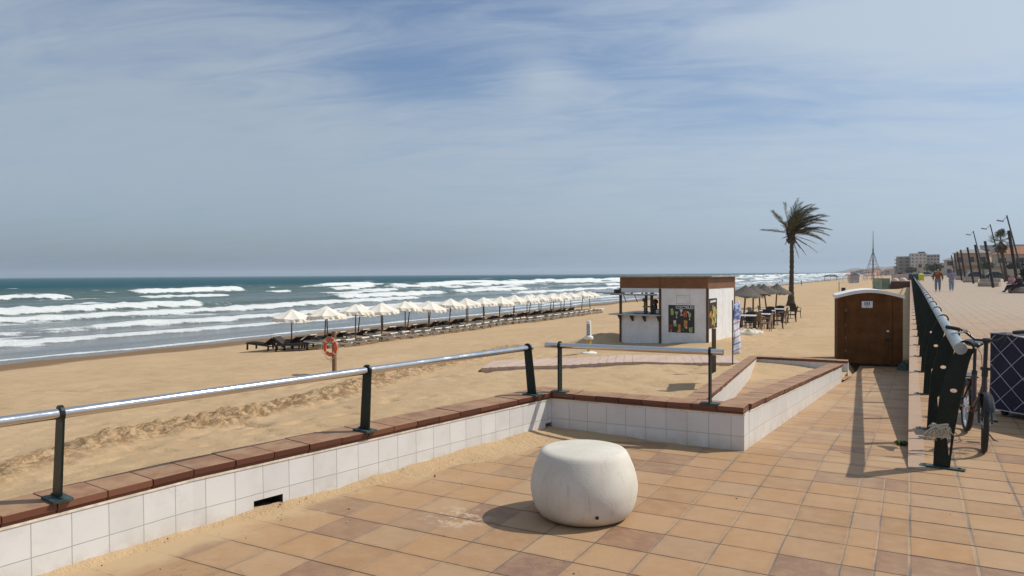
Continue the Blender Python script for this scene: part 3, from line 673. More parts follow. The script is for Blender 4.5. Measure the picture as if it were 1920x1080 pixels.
for k in range(150):
    u = rr.uniform(1.5, cum[-1] - .2); x = float(np.interp(u, cum, [q.x for q in P])) + rr.random() ** 2.2 * .6 + .03; y = float(np.interp(u, cum, [q.y for q in P])); r_ = rr.uniform(.0015, .005) * (2.4 if rr.random() < .08 else 1)
    m.mi = 0 if rr.random() < .7 else 1; pts = []
    for j in range(6): a = j * math.pi / 3; pts.append((x + r_ * math.cos(a) * rr.uniform(.7, 1.3), y + r_ * math.sin(a) * rr.uniform(.6, 1.3)))
    zt_ = float(np.interp(u, us, ht)) * max(0, 1 - (x - float(np.interp(u, cum, [q.x for q in P]))) / .45) ** 1.6; m.hexa([(a_, b_, zt_ - .002) for a_, b_ in pts], [(x + (a_ - x) * .55 + r_ * .2, y + (b_ - y) * .55, zt_ + r_ * rr.uniform(.5, 1.1)) for a_, b_ in pts])
for k in range(40):
    x, y = rr.uniform(-3.2, 1.5), rr.uniform(3.2, 9); r_ = rr.uniform(.002, .006); m.mi = 1 if rr.random() < .5 else 0
    if x < 0 and y > 6.4: continue
    m.prism([(x + r_ * math.cos(j * 1.257) * 1.4, y + r_ * math.sin(j * 1.257)) for j in range(5)], 0, r_)
tag(m.build('grit', [simple('grit_brown', (.16, .10, .06), .9), simple('grit_pale', (.55, .48, .38), .9)]), 'brown grit and broken shell scattered over the paving by the left wall', 'grit', None, 'stuff')

# weed in the ramp joint
m = MB(); rr = random.Random(3)
for k in range(26):
    a = rr.uniform(0, 6.28); l_ = rr.uniform(.03, .085); h_ = rr.uniform(.01, .05); d0 = Vector((math.cos(a), math.sin(a), 0)); b0 = Vector((-.07, 8.05, SLOPE * 1.38)); s_ = d0.cross(Vector((0, 0, 1))) * .010
    mid = b0 + d0 * l_ * .6 + Vector((0, 0, h_)); tip = b0 + d0 * l_ + Vector((0, 0, h_ * .6)); m.poly([b0, mid - s_, tip]); m.poly([b0, tip, mid + s_])
tag(m.build('weed', simple('weed_green', (.07, .14, .03), .7)), 'tiny green weed growing in the ramp joint beside the promenade edge', 'weed')

# ------------------------------------------------------------------ folding bicycle leaning by the railing
BLK = simple('black_paint', (.012, .012, .013), .32, var=.3, scale=12, spec=.5); RUB = simple('black_rubber', (.022, .021, .020), .8, var=.3, scale=20, bump=.2)
CHR = simple('chrome', (.62, .62, .62), .2, metal=1., var=.1); RED = simple('maroon_frame_paint', (.045, .013, .010), .35, var=.3, scale=10, coat=.3); SADL = simple('black_vinyl', (.016, .016, .018), .35, var=.2)
GREYR = simple('grey_tread', (.10, .098, .095), .9, var=.3, bump=.3)
bk = thing('bicycle', 'black and maroon folding bicycle with small wheels parked against the green railing', 'bicycle', (.535, 8.06, 0), R(3))
WR = .255; FY, BY = -.46, .47; bk.rotation_euler = (0, R(2.5), R(5))
def wheel(y, steer=0., x=0.):
    m = MB(); m.torus((0, 0, 0), WR - .042, .012, (1, 0, 0), 40, 6); m.cyl((-.035, 0, 0), (.035, 0, 0), .018, n=10)
    for k in range(20):
        a = 2 * math.pi * k / 20; m.cyl(((.02 if k % 2 else -.02), 0, 0), (0, (WR - .045) * math.cos(a), (WR - .045) * math.sin(a)), .0016, n=4)
    o = m.build('wheel', CHR, bk, loc=(x, y, WR)); o.rotation_euler = (0, 0, steer)
    t = MB(); t.torus((0, 0, 0), WR - .024, .024, (1, 0, 0), 44, 10); t.build('tyre', RUB, o, smooth=True); return o
ST = R(-8)
wheel(FY, ST); wheel(BY)
m = MB()   # main frame
HT0, HT1 = Vector((0, -.335, .50)), Vector((0, -.30, .66)); BB = Vector((0, .10, .29)); SEAT = Vector((0, .20, .62))
m.cyl(HT0, HT1, .022, n=12); m.tube([HT0 + Vector((0, .02, .05)), (0, -.18, .44), (0, -.02, .36), BB], [.028, .028, .028, .026], 12); m.cyl(BB - Vector((0, .0, .03)), SEAT, .020, n=12)
for s_ in (-1, 1):
    m.cyl(BB + Vector((s_ * .025, 0, 0)), (s_ * .055, BY, WR), .011, n=8); m.cyl(SEAT + Vector((s_ * .015, 0, -.03)), (s_ * .055, BY, WR), .009, n=8)
m.cyl(BB - Vector((.04, 0, 0)), BB + Vector((.04, 0, 0)), .026, n=12); m.build('frame', RED, bk, auto=True)
m = MB()   # fork
for s_ in (-1, 1): m.tube([HT0 + Vector((s_ * .02, .0, -.0)), (s_ * .045, -.37, .44), (s_ * .05, FY, WR)], [.013, .012, .009], 8)
m.box((-.05, -.375, .485), (.05, -.31, .505)); m.build('fork', BLK, bk, auto=True)
m = MB()   # tall stem and bars
top = Vector((.0, -.285, .975)); m.cyl(HT1, top, .0175, n=12); m.cyl(HT1 - Vector((0, 0, .01)), HT1 + Vector((0, 0, .05)), .026, n=12); m.box((-.035, HT1.y - .02, HT1.z + .05), (.035, HT1.y + .02, HT1.z + .075))
m.build('stem', BLK, bk, auto=True)
def barp(s_): return [top, top + Vector((s_ * .09, .005, .004)), top + Vector((s_ * .15, .01, .055)), top + Vector((s_ * .20, .02, .085)), top + Vector((s_ * .31, .05, .10))]
m = MB(); m.tube(barp(-1)[::-1] + barp(1)[1:], .0115, 10); m.cyl(top - Vector((.025, 0, 0)), top + Vector((.025, 0, 0)), .024, n=12); m.build('handlebar', BLK, bk, auto=True)
for s_ in (-1, 1):
    g = MB(); a, b = barp(s_)[3], barp(s_)[4]; g.tube([a.lerp(b, .05), a.lerp(b, .3), b, b + (b - a) * .06], [.016, .018, .0175, .015], 10); g.build('grip', RUB, bk, auto=True)
    l = MB(); p0 = a + Vector((-s_ * .03, -.02, -.01)); l.box(tuple(p0 - Vector((.02, .018, .012))), tuple(p0 + Vector((.02, .018, .016))))
    l.tube([p0, p0 + Vector((s_ * .03, -.05, -.012)), p0 + Vector((s_ * .09, -.06, -.02)), p0 + Vector((s_ * .125, -.055, -.028))], [.008, .0075, .007, .006], 8); l.build('brake_lever', CHR, bk, auto=True)
    cbl = MB(); cbl.tube([p0, p0 + Vector((-s_ * .02, -.09, .0)), Vector((s_ * .05, -.40, .85)), Vector((s_ * .035, -.40, .70)), Vector((s_ * .03, -.37, .50))], .0028, 5); cbl.build('brake_cable', BLK, bk)
m = MB(); m.cyl(SEAT - Vector((0, 0, .05)), SEAT + Vector((0, .035, .235)), .0145, n=12); m.cyl(SEAT - Vector((0, 0, .02)), SEAT + Vector((0, .003, .025)), .024, n=12); m.build('seat_post', BLK, bk, auto=True)
m = MB(); sp = SEAT + Vector((0, .03, .255)); secs = [(-.15, .016, .022, .018), (-.08, .028, .03, .022), (0, .045, .035, .022), (.07, .082, .04, .026), (.12, .088, .045, .030), (.145, .06, .035, .028)]
rings = []
for y, hw, th, zc in secs: rings.append([m.vert(sp + Vector((hw * math.cos(a), y, zc + th * math.sin(a) * (.7 if math.sin(a) > 0 else .9)))) for a in [2 * math.pi * k / 14 for k in range(14)]])
for A_, B_ in zip(rings, rings[1:]):
    for k in range(14): m.face((A_[k], A_[(k + 1) % 14], B_[(k + 1) % 14], B_[k]))
m.face(rings[0][::-1]); m.face(rings[-1]); m.build('saddle', SADL, bk, smooth=True)
for k, s_ in enumerate((-1, 1)):
    m = MB(); e = BB + Vector((s_ * .075, -.06 * s_, -.14 * s_ * .6)); m.cyl(BB + Vector((s_ * .045, 0, 0)), BB + Vector((s_ * .06, 0, 0)), .016, n=8); m.bar(BB + Vector((s_ * .062, 0, 0)), e, .012, .022, (1, 0, 0)); ck = m.build('crank', CHR, bk)
    q = MB(); q.box(tuple(e + Vector((s_ * .01 if s_ > 0 else -.105, -.04, -.012))), tuple(e + Vector((.105 if s_ > 0 else -.01, .04, .012)))); q.build('pedal', RUB, ck, bevel=.006)
m = MB(); m.torus(BB + Vector((.05, 0, 0)), .075, .007, (1, 0, 0), 28, 5); m.torus(Vector((.05, BY, WR)), .04, .006, (1, 0, 0), 20, 5)
for s_ in (-1, 1): m.cyl(BB + Vector((.05, 0, s_ * .075)), Vector((.05, BY, WR + s_ * .04)), .005, n=5)
m.build('chain', BLK, bk)
for y, a0, a1 in ((FY, R(20), R(150)), (BY, R(30), R(200))):
    m = MB(); q = []
    for k in range(15):
        a = a0 + (a1 - a0) * k / 14; q.append((math.cos(a), math.sin(a)))
    for (ca, sa), (cb, sb) in zip(q, q[1:]):
        r0 = WR + .022; sg = -1 if y == FY else 1
        for w0, w1, dz0, dz1 in ((-.032, -.016, -.016, 0), (-.016, .016, 0, 0), (.016, .032, 0, -.016)):
            m.poly([(w0, y + sg * ca * (r0 + dz0) * -1, WR + sa * (r0 + dz0)), (w1, y + sg * ca * (r0 + dz1) * -1, WR + sa * (r0 + dz1)), (w1, y + sg * cb * (r0 + dz1) * -1, WR + sb * (r0 + dz1)), (w0, y + sg * cb * (r0 + dz0) * -1, WR + sb * (r0 + dz0))])
    m.build('mudguard', BLK, bk)
m = MB(); m.box((-.06, .34, .555), (.06, .66, .567)); 
for s_ in (-1, 1): m.cyl((s_ * .055, .62, .56), (s_ * .055, BY, WR), .005, n=6)
m.build('carrier_rack', BLK, bk)
m = MB(); m.tube([BB + Vector((.04, .02, -.02)), (.10, .14, .10), (.17, .10, .012), (.20, .06, .006)], .007, 6); m.build('kickstand', BLK, bk)

# ------------------------------------------------------------------ navy covered box under a cord net
n = NT('navy_cloth'); o = n.obj(); g = n.noise(o, 5, 4, .6); fold = n.noise(n.vmul(o, (1, 1, 2.6)), 2.4, 4, .6, .6)
n.set(color=n.mix(g, (.010, .010, .030), (.022, .022, .058)), rough=.8, normal=n.bump(n.m('ADD', n.noise(o, 160, 2), n.m('MULTIPLY', fold, 4.)), .5, .012)); NAVY = n.mat
CORD = simple('pale_cord', (.42, .41, .44), .85, bump=.2)
LX, LY, LZ, Z0 = 1.25, .85, .845, .065
bx_ = thing('covered_cart', 'navy cloth-covered box bound in a diagonal net of pale cord at the right edge', 'covered cart', (.785, 9.66, 0), R(-42))
m = MB(); nx = 14
def bulge(u, v): return .022 * math.sin(math.pi * u) * math.sin(math.pi * v)
pts = lambda f: [[f(i / nx, j / nx) for i in range(nx + 1)] for j in range(nx + 1)]
for f in (lambda u, v: (LX * u, -bulge(u, v), Z0 + LZ * v + .012 * math.sin(u * 9)), lambda u, v: (LX * u, LY + bulge(u, v), Z0 + LZ * v), lambda u, v: (-bulge(u, v), LY * u, Z0 + LZ * v), lambda u, v: (LX + bulge(u, v), LY * u, Z0 + LZ * v), lambda u, v: (LX * u, LY * v, Z0 + LZ + .03 * math.sin(math.pi * u) * math.sin(math.pi * v) + .012 * math.sin(u * 9) * (1 - v)), lambda u, v: (LX * u, LY * v, Z0)):
    g = [[m.vert(q) for q in row] for row in pts(f)]
    for j in range(nx):
        for i in range(nx): m.face((g[j][i], g[j][i + 1], g[j + 1][i + 1], g[j + 1][i]))
m.build('cloth_cover', NAVY, bx_, auto=True)
m = MB(); S_ = .255
def net(fn, Lu):
    for sg in (1, -1):
        k = -6
        while k < 14:
            c0 = k * S_; seg = []
            for i in range(41):
                u = Lu * i / 40; v = (u - c0) * sg if sg > 0 else (c0 - u)
                v = v * 1.0
                if 0 <= v <= LZ: seg.append(fn(u, v))
            if len(seg) > 1: m.tube(seg, .0042, 5)
            k += 1
net(lambda u, v: (u, -bulge(u / LX, v / LZ) - .004, Z0 + v), LX); net(lambda u, v: (-bulge(u / LY, v / LZ) - .004, u, Z0 + v), LY)
for z in (Z0 + .003, Z0 + LZ): m.tube([(-.004, LY, z), (-.004, -.004, z), (LX, -.004, z)], .006, 6)
m.build('cord_net', CORD, bx_)
m = MB()
for x, y in ((.1, .1), (LX - .1, .1), (.1, LY - .1), (LX - .1, LY - .1)): m.cyl((x - .018, y, .04), (x + .018, y, .04), .04, n=14); m.box((x - .025, y - .02, .04), (x + .025, y + .02, Z0))
m.build('castors', RUB, bx_)
# ------------------------------------------------------------------ beach furniture
CREAM = NT('cream_canvas'); _o = CREAM.obj(); _f = CREAM.noise(_o, 3, 4); CREAM.set(color=CREAM.mix(_f, (.80, .745, .64), (.86, .81, .72)), rough=.9, spec=.2, normal=CREAM.bump(CREAM.noise(_o, 6, 3), .25, .03))
_tr = CREAM.n('ShaderNodeBsdfTranslucent'); CREAM.put(_tr.inputs[0], (.92, .87, .76)); _mx = CREAM.n('ShaderNodeMixShader'); CREAM.put(_mx.inputs[0], .16)
CREAM.t.links.new(CREAM.b.outputs[0], _mx.inputs[1]); CREAM.t.links.new(_tr.outputs[0], _mx.inputs[2]); CREAM.t.links.new(_mx.outputs[0], CREAM.out.inputs[0]); CREAM = CREAM.mat
POLE = wood('brown_pole', (.16, .10, .055), (.085, .05, .03)); DKW = wood('dark_stained_wood', (.075, .04, .024), (.03, .018, .012), axis='X')
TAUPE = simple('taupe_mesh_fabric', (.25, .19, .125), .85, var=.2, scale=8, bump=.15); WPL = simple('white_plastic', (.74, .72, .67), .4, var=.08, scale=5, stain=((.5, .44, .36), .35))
DKF = simple('dark_brown_mesh', (.035, .024, .019), .8, var=.3, scale=8); EDGEW = simple('bleached_batten', (.50, .44, .35), .7)

def parasol(label):
    t = thing('beach_umbrella', label, 'beach umbrella', (0, 0, 0))
    m = MB(); m.tube([(0, 0, -.3), (0, 0, 1.0), (0, 0, 2.28)], [.042, .038, .03], 10); m.build('pole', POLE, t, auto=True)
    m = MB(); n_ = 8; rad = 1.08; rings = []
    prof = [(0.02, 2.30), (.16, 2.235), (.45, 2.10), (.78, 1.965), (rad, 1.865)]
    NA = n_ * 6
    for r_, z in prof:
        ring = []
        for k in range(NA):
            a = 2 * math.pi * k / NA + .2; seg = (k % 6) / 6; sag = math.sin(math.pi * seg)
            rr_ = r_ * (math.cos(math.pi / n_) / math.cos((seg - .5) * 2 * math.pi / n_)); ring.append(m.vert((rr_ * math.cos(a), rr_ * math.sin(a), z - .05 * sag * (r_ / rad))))
        rings.append(ring)
    val = []
    for k in range(NA):      # hanging valance, rippled by the wind
        a = 2 * math.pi * k / NA + .2; seg = (k % 6) / 6; w_ = .045 * math.sin(k * 2.4) ; rr_ = rad * (math.cos(math.pi / n_) / math.cos((seg - .5) * 2 * math.pi / n_)) + .03 + w_
        val.append(m.vert((rr_ * math.cos(a), rr_ * math.sin(a), 1.845 - .05 * math.sin(math.pi * seg) - .16 + .03 * math.sin(k * 1.7))))
    rings.append(val)
    for A_, B_ in zip(rings, rings[1:]):
        for k in range(NA): m.face((A_[k], A_[(k + 1) % NA], B_[(k + 1) % NA], B_[k]))
    m.face(rings[0]); c = m.build('canopy', CREAM, t, smooth=False)
    r_ = MB()
    for k in range(8):
        a = 2 * math.pi * k / 8 + .2; r_.cyl((.03 * math.cos(a), .03 * math.sin(a), 2.24), (1.03 * math.cos(a), 1.03 * math.sin(a), 1.86), .011, n=5)
    r_.build('ribs', POLE, t); return t
um0 = parasol('')
rr = random.Random(4)
FRONT = [29.93, 32.2, 34.6, 36.92, 39.4, 41.88, 44.22, 46.53, 48.78, 51.1, 53.5, 55.8, 57.9, 60.25, 62.5, 64.9, 67.2]
BACK = [29.95, 32.59, 35.55, 38.1, 40.72, 43.34, 45.92, 48.72, 51.28, 53.76, 56.43, 59.1, 61.62, 64.32, 66.7]
first = True
def place_um(x, y, lab, grp):
    global first
    o = um0 if first else dup(um0, (0, 0, 0))
    first = False
    o['label'] = lab; o['group'] = grp; o.location = (x, y, zs(x, y)); o.rotation_euler = (R(rr.uniform(-5, 4)), R(rr.uniform(-3, 7)), R(rr.uniform(0, 45)))
    o.scale = (1, 1, rr.uniform(.96, 1.03))
for k, y in enumerate(FRONT): place_um(-28.0, y, f'cream beach umbrella, {ORD[k]} from the lifebuoy end of the row nearer the promenade' if k < 16 else 'cream beach umbrella at the far kiosk end of the row nearer the promenade', 'cream umbrellas in two rows on the sand')
for k, y in enumerate(BACK): place_um(-30.75, y, f'cream beach umbrella, {ORD[k]} from the lifebuoy end of the row nearer the sea', 'cream umbrellas in two rows on the sand')

def lounger(kind):
    white = kind == 'white'; t = thing('sun_lounger', '', 'sun lounger')
    fr, fa = (WPL, TAUPE) if white else (DKW, DKF); L0, L1, Wd, hz_ = -.95, .95, .34, .34
    m = MB()
    for s_ in (-1, 1): m.box((L0, s_ * Wd - .025, hz_ - .03), (L1 - .05, s_ * Wd + .025, hz_ + .035))
    for x in (L0, .30, L1 - .09): m.box((x, -Wd + .025, hz_ - .025), (x + .05, Wd - .025, hz_ + .025))
    m.build('frame', fr, t, bevel=.008)
    m = MB(); m.box((L0 + .03, -Wd + .03, hz_ + .027), (.32, Wd - .03, hz_ + (.05 if white else .085))); m.build('seat', fa, t, bevel=.01)
    a = R(13 if white else 34); p0 = Vector((.33, 0, hz_ + .05)); d0 = Vector((math.cos(a), 0, math.sin(a))); up_ = Vector((-math.sin(a), 0, math.cos(a))); Lb = .74
    m = MB(); th = .03 if white else .06
    m.hexa([p0 + d0 * q + Vector((0, s_ * (Wd - .035), 0)) for q, s_ in ((0, -1), (Lb, -1), (Lb, 1), (0, 1))], [p0 + d0 * q + up_ * th + Vector((0, s_ * (Wd - .035), 0)) for q, s_ in ((0, -1), (Lb, -1), (Lb, 1), (0, 1))])
    bk_ = m.build('backrest', fa, t, bevel=.01)
    m = MB(); e = p0 + d0 * (Lb + .012) + up_ * (th * .5); m.bar(e + Vector((0, -Wd, 0)), e + Vector((0, Wd, 0)), .035, .06, up_); m.build('top_rail', WPL if white else EDGEW, bk_)
    m = MB(); m.bar(p0 + d0 * .45, (.80, 0, hz_), .28, .025, (0, 1, 0)); m.build('prop', fr, bk_)
    if white: m = MB(); m.hexa([(.90, -Wd + .04, .05), (.925, -Wd + .04, .05), (.925, Wd - .04, .05), (.90, Wd - .04, .05)], [(.93, -Wd + .04, hz_ - .035), (.955, -Wd + .04, hz_ - .035), (.955, Wd - .04, hz_ - .035), (.93, Wd - .04, hz_ - .035)]); m.build('shade_panel', fa, t)  # added taupe sheet, stands in for the shade under the head end
    if white:      # crossing legs
        for x in (-.58, .62):
            for s_ in (-1, 1):
                for q in (-1, 1):
                    m = MB(); m.bar((x - q * .17, s_ * (Wd + .012 * q), 0), (x + q * .17, s_ * (Wd + .012 * q), hz_), .032, .02, (0, 1, 0)); m.build('leg', fr, t)
    else:
        for x in (-.82, .70):
            for s_ in (-1, 1):
                m = MB(); m.box((x - .035, s_ * Wd - .04, 0), (x + .035, s_ * Wd + .04, hz_ - .03)); m.build('leg', fr, t)
    return t
lw, ldk = lounger('white'), lounger('dark'); used = {'white': False, 'dark': False}
def place_l(kind, x, y, lab, grp, rz=0.):
    o = {'white': lw, 'dark': ldk}[kind]
    if used[kind]: o = dup(o, (0, 0, 0))
    used[kind] = True; o['label'] = lab; o['group'] = grp; o.location = (x, y, zs(x, y) + .005); o.rotation_euler = (0, R(3.4), rz + R(rr.uniform(-4, 4)))
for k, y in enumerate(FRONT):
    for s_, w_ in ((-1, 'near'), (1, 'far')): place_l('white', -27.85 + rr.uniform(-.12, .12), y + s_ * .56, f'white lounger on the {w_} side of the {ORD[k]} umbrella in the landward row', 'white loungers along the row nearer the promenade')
for k, y in enumerate(BACK):
    for s_, w_ in ((-1, 'near'), (1, 'far')): place_l('dark', -30.6 + rr.uniform(-.12, .12), y + s_ * .40, f'dark wooden lounger on the {w_} side of the {ORD[k]} umbrella in the seaward row', 'dark wooden loungers along the row nearer the sea')
for (x, y, rz, q) in ((-31.7, 28.75, 4, 'dark wooden lounger nearest the camera, lying at the open end of the rows'), (-29.4, 28.6, 184, 'dark wooden lounger facing away beside the nearest end of the white loungers')): place_l('dark', x, y, q, 'dark wooden loungers along the row nearer the sea', R(rz))

# lifebuoy on its post
WOODP = wood('weathered_brown_wood', (.27, .155, .075), (.15, .08, .04))
lx, ly = -17.55, 19.08; lz = zs(lx, ly)
m = MB(); m.box((-.065, -.05, -.4), (.065, .05, 1.47)); o = m.build('wooden_post', WOODP, None, bevel=.01, loc=(lx, ly, lz)); tag(o, 'square brown wooden post in the sand carrying the orange lifebuoy', 'post')
lb = thing('lifebuoy', 'orange lifebuoy with pale rope hung on the brown post', 'lifebuoy', (lx - .10, ly - .085, lz + .93), R(-2))
OR = simple('orange_plastic', (.62, .095, .022), .45, var=.25, scale=6, stain=((.35, .06, .03), .4))
m = MB(); m.torus((0, 0, 0), .265, .07, (0, 1, 0), 36, 12)
for v in m.v: v.y *= .62
m.build('ring', OR, lb, smooth=True); m = MB()
for k in range(4):
    a0 = math.pi / 4 + k * math.pi / 2; m.torus((0, 0, 0), .265, .073, (0, 1, 0), 4, 10, a0 - .07, a0 + .07)
for v in m.v: v.y *= .62
m.build('white_band', WPL, lb)
m = MB()
for k in range(4):
    a0 = math.pi / 4 + k * math.pi / 2; q = [Vector((.36 * math.cos(a0 + t_ * math.pi / 2), -.02, .36 * math.sin(a0 + t_ * math.pi / 2))) * (1 + .12 * math.sin(math.pi * t_)) - Vector((0, 0, .05 * math.sin(math.pi * t_))) for t_ in [j / 8 for j in range(9)]]
    m.tube(q, .010, 5)
m.tube([(.05, -.03, -.36), (.08, -.04, -.50), (.02, -.02, -.56), (.10, -.03, -.40)], .010, 5); m.build('rope', RAG, lb)

# boardwalk
n = NT('pinkish_boards'); p = n.obj(); fx = n.m('FRACT', n.m('DIVIDE', n.sep(p)[0], .14)); iv = n.white(n.comb(n.m('FLOOR', n.m('DIVIDE', n.sep(p)[0], .14)), 1., 2.))
c = n.mix(iv, (.44, .315, .255), (.52, .385, .32)); c = n.mix(n.m('MULTIPLY', n.mr(n.noise(p, 2, 5, .7), .45, .65), .6), c, (.56, .40, .25)); c = n.mix(n.m('MULTIPLY', n.mr(fx, .08, .0), .45), c, (.2, .12, .09))
n.set(color=c, rough=.85); BOARD = n.mat
m = MB(); N = 30; b0, b1 = (-11.75, 19.35), (-4.35, 21.75); w_ = Vector((-.32, .95, 0)).normalized() * 1.9
for i in range(N):
    q0 = Vector(b0 + (0,)).lerp(Vector(b1 + (0,)), i / N); q1 = Vector(b0 + (0,)).lerp(Vector(b1 + (0,)), (i + .985) / N)
    h0 = float(sand_base(q0.x + .15, q0.y)) + .075 + .012 * math.sin(i * .5); c_ = [q0, q1, q1 + w_, q0 + w_]
    m.hexa([(q.x, q.y, h0 - .35) for q in c_], [(q.x, q.y, h0) for q in c_])
o = m.build('boardwalk', BOARD); tag(o, 'low pinkish wooden boardwalk lying on the sand in front of the kiosk', 'boardwalk')
m = MB(); m.box((-.03, -.06, -.08), (.03, 1.9, .03)); o2 = m.build('edge_board', WOODP, o, loc=(b0[0] - .04, b0[1], zs(*b0) + .03)); o2.rotation_euler = (0, 0, R(18))

# white post with yellow tapering stem
fx_, fy_ = -10.3, 24.55; t = thing('foot_shower', 'white marked post with yellow stem and round foot, standing left of the kiosk', 'beach tap', (fx_, fy_, zs(fx_, fy_)), R(20))
m = MB(); m.lathe([(0, -.1), (.30, -.1), (.30, .03), (.22, .06), (.05, .075), (0, .075)], 24); m.build('foot', WPL, t, auto=True)
m = MB(); m.lathe([(0, .06), (.055, .06), (.07, .24), (.11, .52), (.11, .53), (0, .53)], 20); m.build('stem', simple('yellow_enamel', (.50, .34, .09), .5, var=.25), t, auto=True)
m = MB(); m.lathe([(0, .52), (.16, .52), (.175, .56), (.16, .62), (.10, .65), (0, .65)], 24); m.build('collar', WPL, t, auto=True)
m = MB(); m.lathe([(0, .64), (.10, .64), (.092, .95), (.085, 1.15), (.075, 1.19), (0, 1.20)], 24); up_ = m.build('upper_post', WPL, t, auto=True)
INK = simple('navy_print', (.03, .035, .08), .6); m = MB()
for k, (z, w2, h2) in enumerate([(.68, .04, .05), (.75, .04, .02), (.79, .03, .05), (.87, .045, .02), (.91, .03, .05), (.98, .045, .025), (1.03, .03, .04)]):
    for s_ in (-1, 1): m.box((s_ * .03 - w2 / 2 + .0, -.108, z), (s_ * .03 + w2 / 2, -.088, z + h2))
m.build('printed_marks', INK, up_)

# ------------------------------------------------------------------ kiosk
KX0, KX1, KY0, KY1, KZ0, KZ1 = -10.82, -6.92, 29.15, 32.25, -1.35, 1.49
WB = simple('white_painted_panel', (.74, .735, .73), .5, var=.06, scale=2.5, stain=((.55, .50, .43), .35)); FASC = wood('brown_cladding', (.25, .105, .032), (.14, .058, .018), axis='X'); DPOST = wood('dark_brown_post', (.12, .065, .035), (.06, .035, .02))
STONE = simple('grey_counter', (.44, .43, .42), .45, var=.15); BLACKTOP = simple('black_worktop', (.02, .02, .022), .35); ROOFM = simple('roof_edge_metal', (.30, .255, .21), .6, var=.2)
ks = thing('kiosk', 'white beach bar kiosk with brown fascia, open serving counter and cocktail posters', 'kiosk', (KX0, KY0, 0), R(-7.3)); W_, D_ = KX1 - KX0, KY1 - KY0; MID = 1.86
zf = .985
m = MB(); m.box((-.05, -.06, 1.43), (W_ + .16, D_ + .06, KZ1)); rf = m.build('roof', ROOFM, ks, bevel=.012)
m = MB(); m.box((.03, .0, zf), (W_ - .0, .05, 1.43)); m.box((W_ - .05, .052, zf), (W_, D_ - .052, 1.43)); m.box((.03, D_ - .05, zf), (W_, D_, 1.43)); m.box((.03, .052, zf), (.08, D_ - .052, 1.43))
fa_ = m.build('fascia', FASC, ks)
m = MB(); m.box((MID - .02, -.012, zf), (MID + .02, -.003, 1.43)); m.build('batten', DPOST, fa_)
m = MB()   # closed room
m.box((MID + .05, .02, KZ0), (W_ - .045, .06, zf - .003)); m.box((W_ - .06, .062, KZ0), (W_ - .02, 1.62, zf - .003)); m.box((W_ - .06, 1.632, KZ0), (W_ - .02, D_ - .05, zf - .003)); m.box((MID + .05, D_ - .06, KZ0), (W_ - .062, D_ - .02, zf - .003)); m.box((MID + .05, .062, KZ0), (MID + .09, D_ - .062, zf - .003))
m.build('wall', WB, ks)
m = MB()   # waist walls of the open bar
m.box((.05, .03, KZ0), (MID - .05, .07, -.15)); m.box((.03, .075, KZ0), (.07, D_ - .075, -.15)); m.box((.05, D_ - .07, KZ0), (MID - .05, D_ - .03, -.15)); m.build('counter_wall', WB, ks)
m = MB(); m.box((.08, .012, .80), (MID - .05, .04, zf - .003)); m.build('shutter_panel', WB, ks)
for nm, q in (('corner_post', [(0, 0), (W_ - .085, -.004), (0, D_ - .085), (W_ - .085, D_ - .085), (MID - .05, -.004)]),):
    for x, y in q:
        m = MB(); m.box((x - .005, y - .005, KZ0), (x + .085, y + .085, zf - .004)); m.build(nm, DPOST, ks, bevel=.006)
for x, y in ((.62, 1.3), (1.24, .55)):
    m = MB(); m.box((x - .045, y - .045, KZ0), (x + .045, y + .045, zf - .01)); m.build('inner_post', DPOST, ks)
m = MB(); m.box((-.36, -.30, -.145), (MID + .02, .16, -.095)); m.box((-.36, .163, -.145), (.20, D_, -.095)); m.box((.2, D_ - .4, -.145), (MID, D_ + .1, -.095)); ct = m.build('counter', STONE, ks, bevel=.008)
m = MB(); m.box((.55, .30, -.16), (MID - .06, .95, -.07)); m.build('worktop', BLACKTOP, ks)
for x in (.02, .58, 1.14, MID - .07):
    m = MB(); m.hexa([(x, .01, -.40), (x + .07, .01, -.40), (x + .07, .026, -.40), (x, .026, -.40)], [(x, -.24, -.15), (x + .07, -.24, -.15), (x + .07, .026, -.15), (x, .026, -.15)]); m.build('bracket', DPOST, ks)
m = MB(); m.bar((-.28, .5, -.15), (.02, .5, -.40), .06, .05, (0, 1, 0)); m.build('bracket', DPOST, ks)
m = MB(); m.box((-.26, -.30, .715), (MID - .14, .02, .755)); aw = m.build('awning', simple('pale_awning_board', (.55, .50, .42), .6), ks)
m = MB(); m.box((-.28, -.32, .690), (MID - .12, .02, .713)); m.build('awning_frame', DPOST, aw)
for x in (.15, .62, 1.10, 1.58):
    m = MB(); m.box((x, -.16, .757), (x + .06, -.08, .80)); m.build('awning_clip', BLACKTOP, aw)
m = MB(); m.box((-.24, -.02, .70), (.0, .5, .92)); m.box((-1.3, .3, .735), (-.24, .38, .775)); m.build('side_shutter', DKF, ks)
for x in (.20, .72):
    m = MB(); m.bar((x, .0, .68), (x + .12, .0, .40), .025, .025, (0, 1, 0)); m.build('brace', POLE, ks)
m = MB(); m.cyl((.86, .62, -.07), (.86, .62, .42), .028, n=10); m.lathe([(.03, .40), (.07, .43), (.05, .53), (0, .56)], 10, (.83, .62, 0)); m.cyl((.93, .62, -.07), (.93, .62, .30), .03, n=10); m.box((.80, .58, .16), (1.12, .66, .22)); m.cyl((.93, .62, .30), (.93, .62, .36), .04, n=8)
m.build('beer_tap', simple('dull_brass', (.22, .18, .10), .35, metal=.7), ks)
m = MB(); m.box((1.28, .35, -.07), (1.66, .72, .03)); m.box((1.32, .40, .03), (1.62, .70, .10)); m.cyl((1.42, .5, .10), (1.42, .5, .30), .085, n=12); m.lathe([(.05, .30), (.12, .36), (.12, .46), (.04, .52)], 12, (1.42, .5, 0)); m.build('coffee_machine', BLACKTOP, ks, bevel=.01)
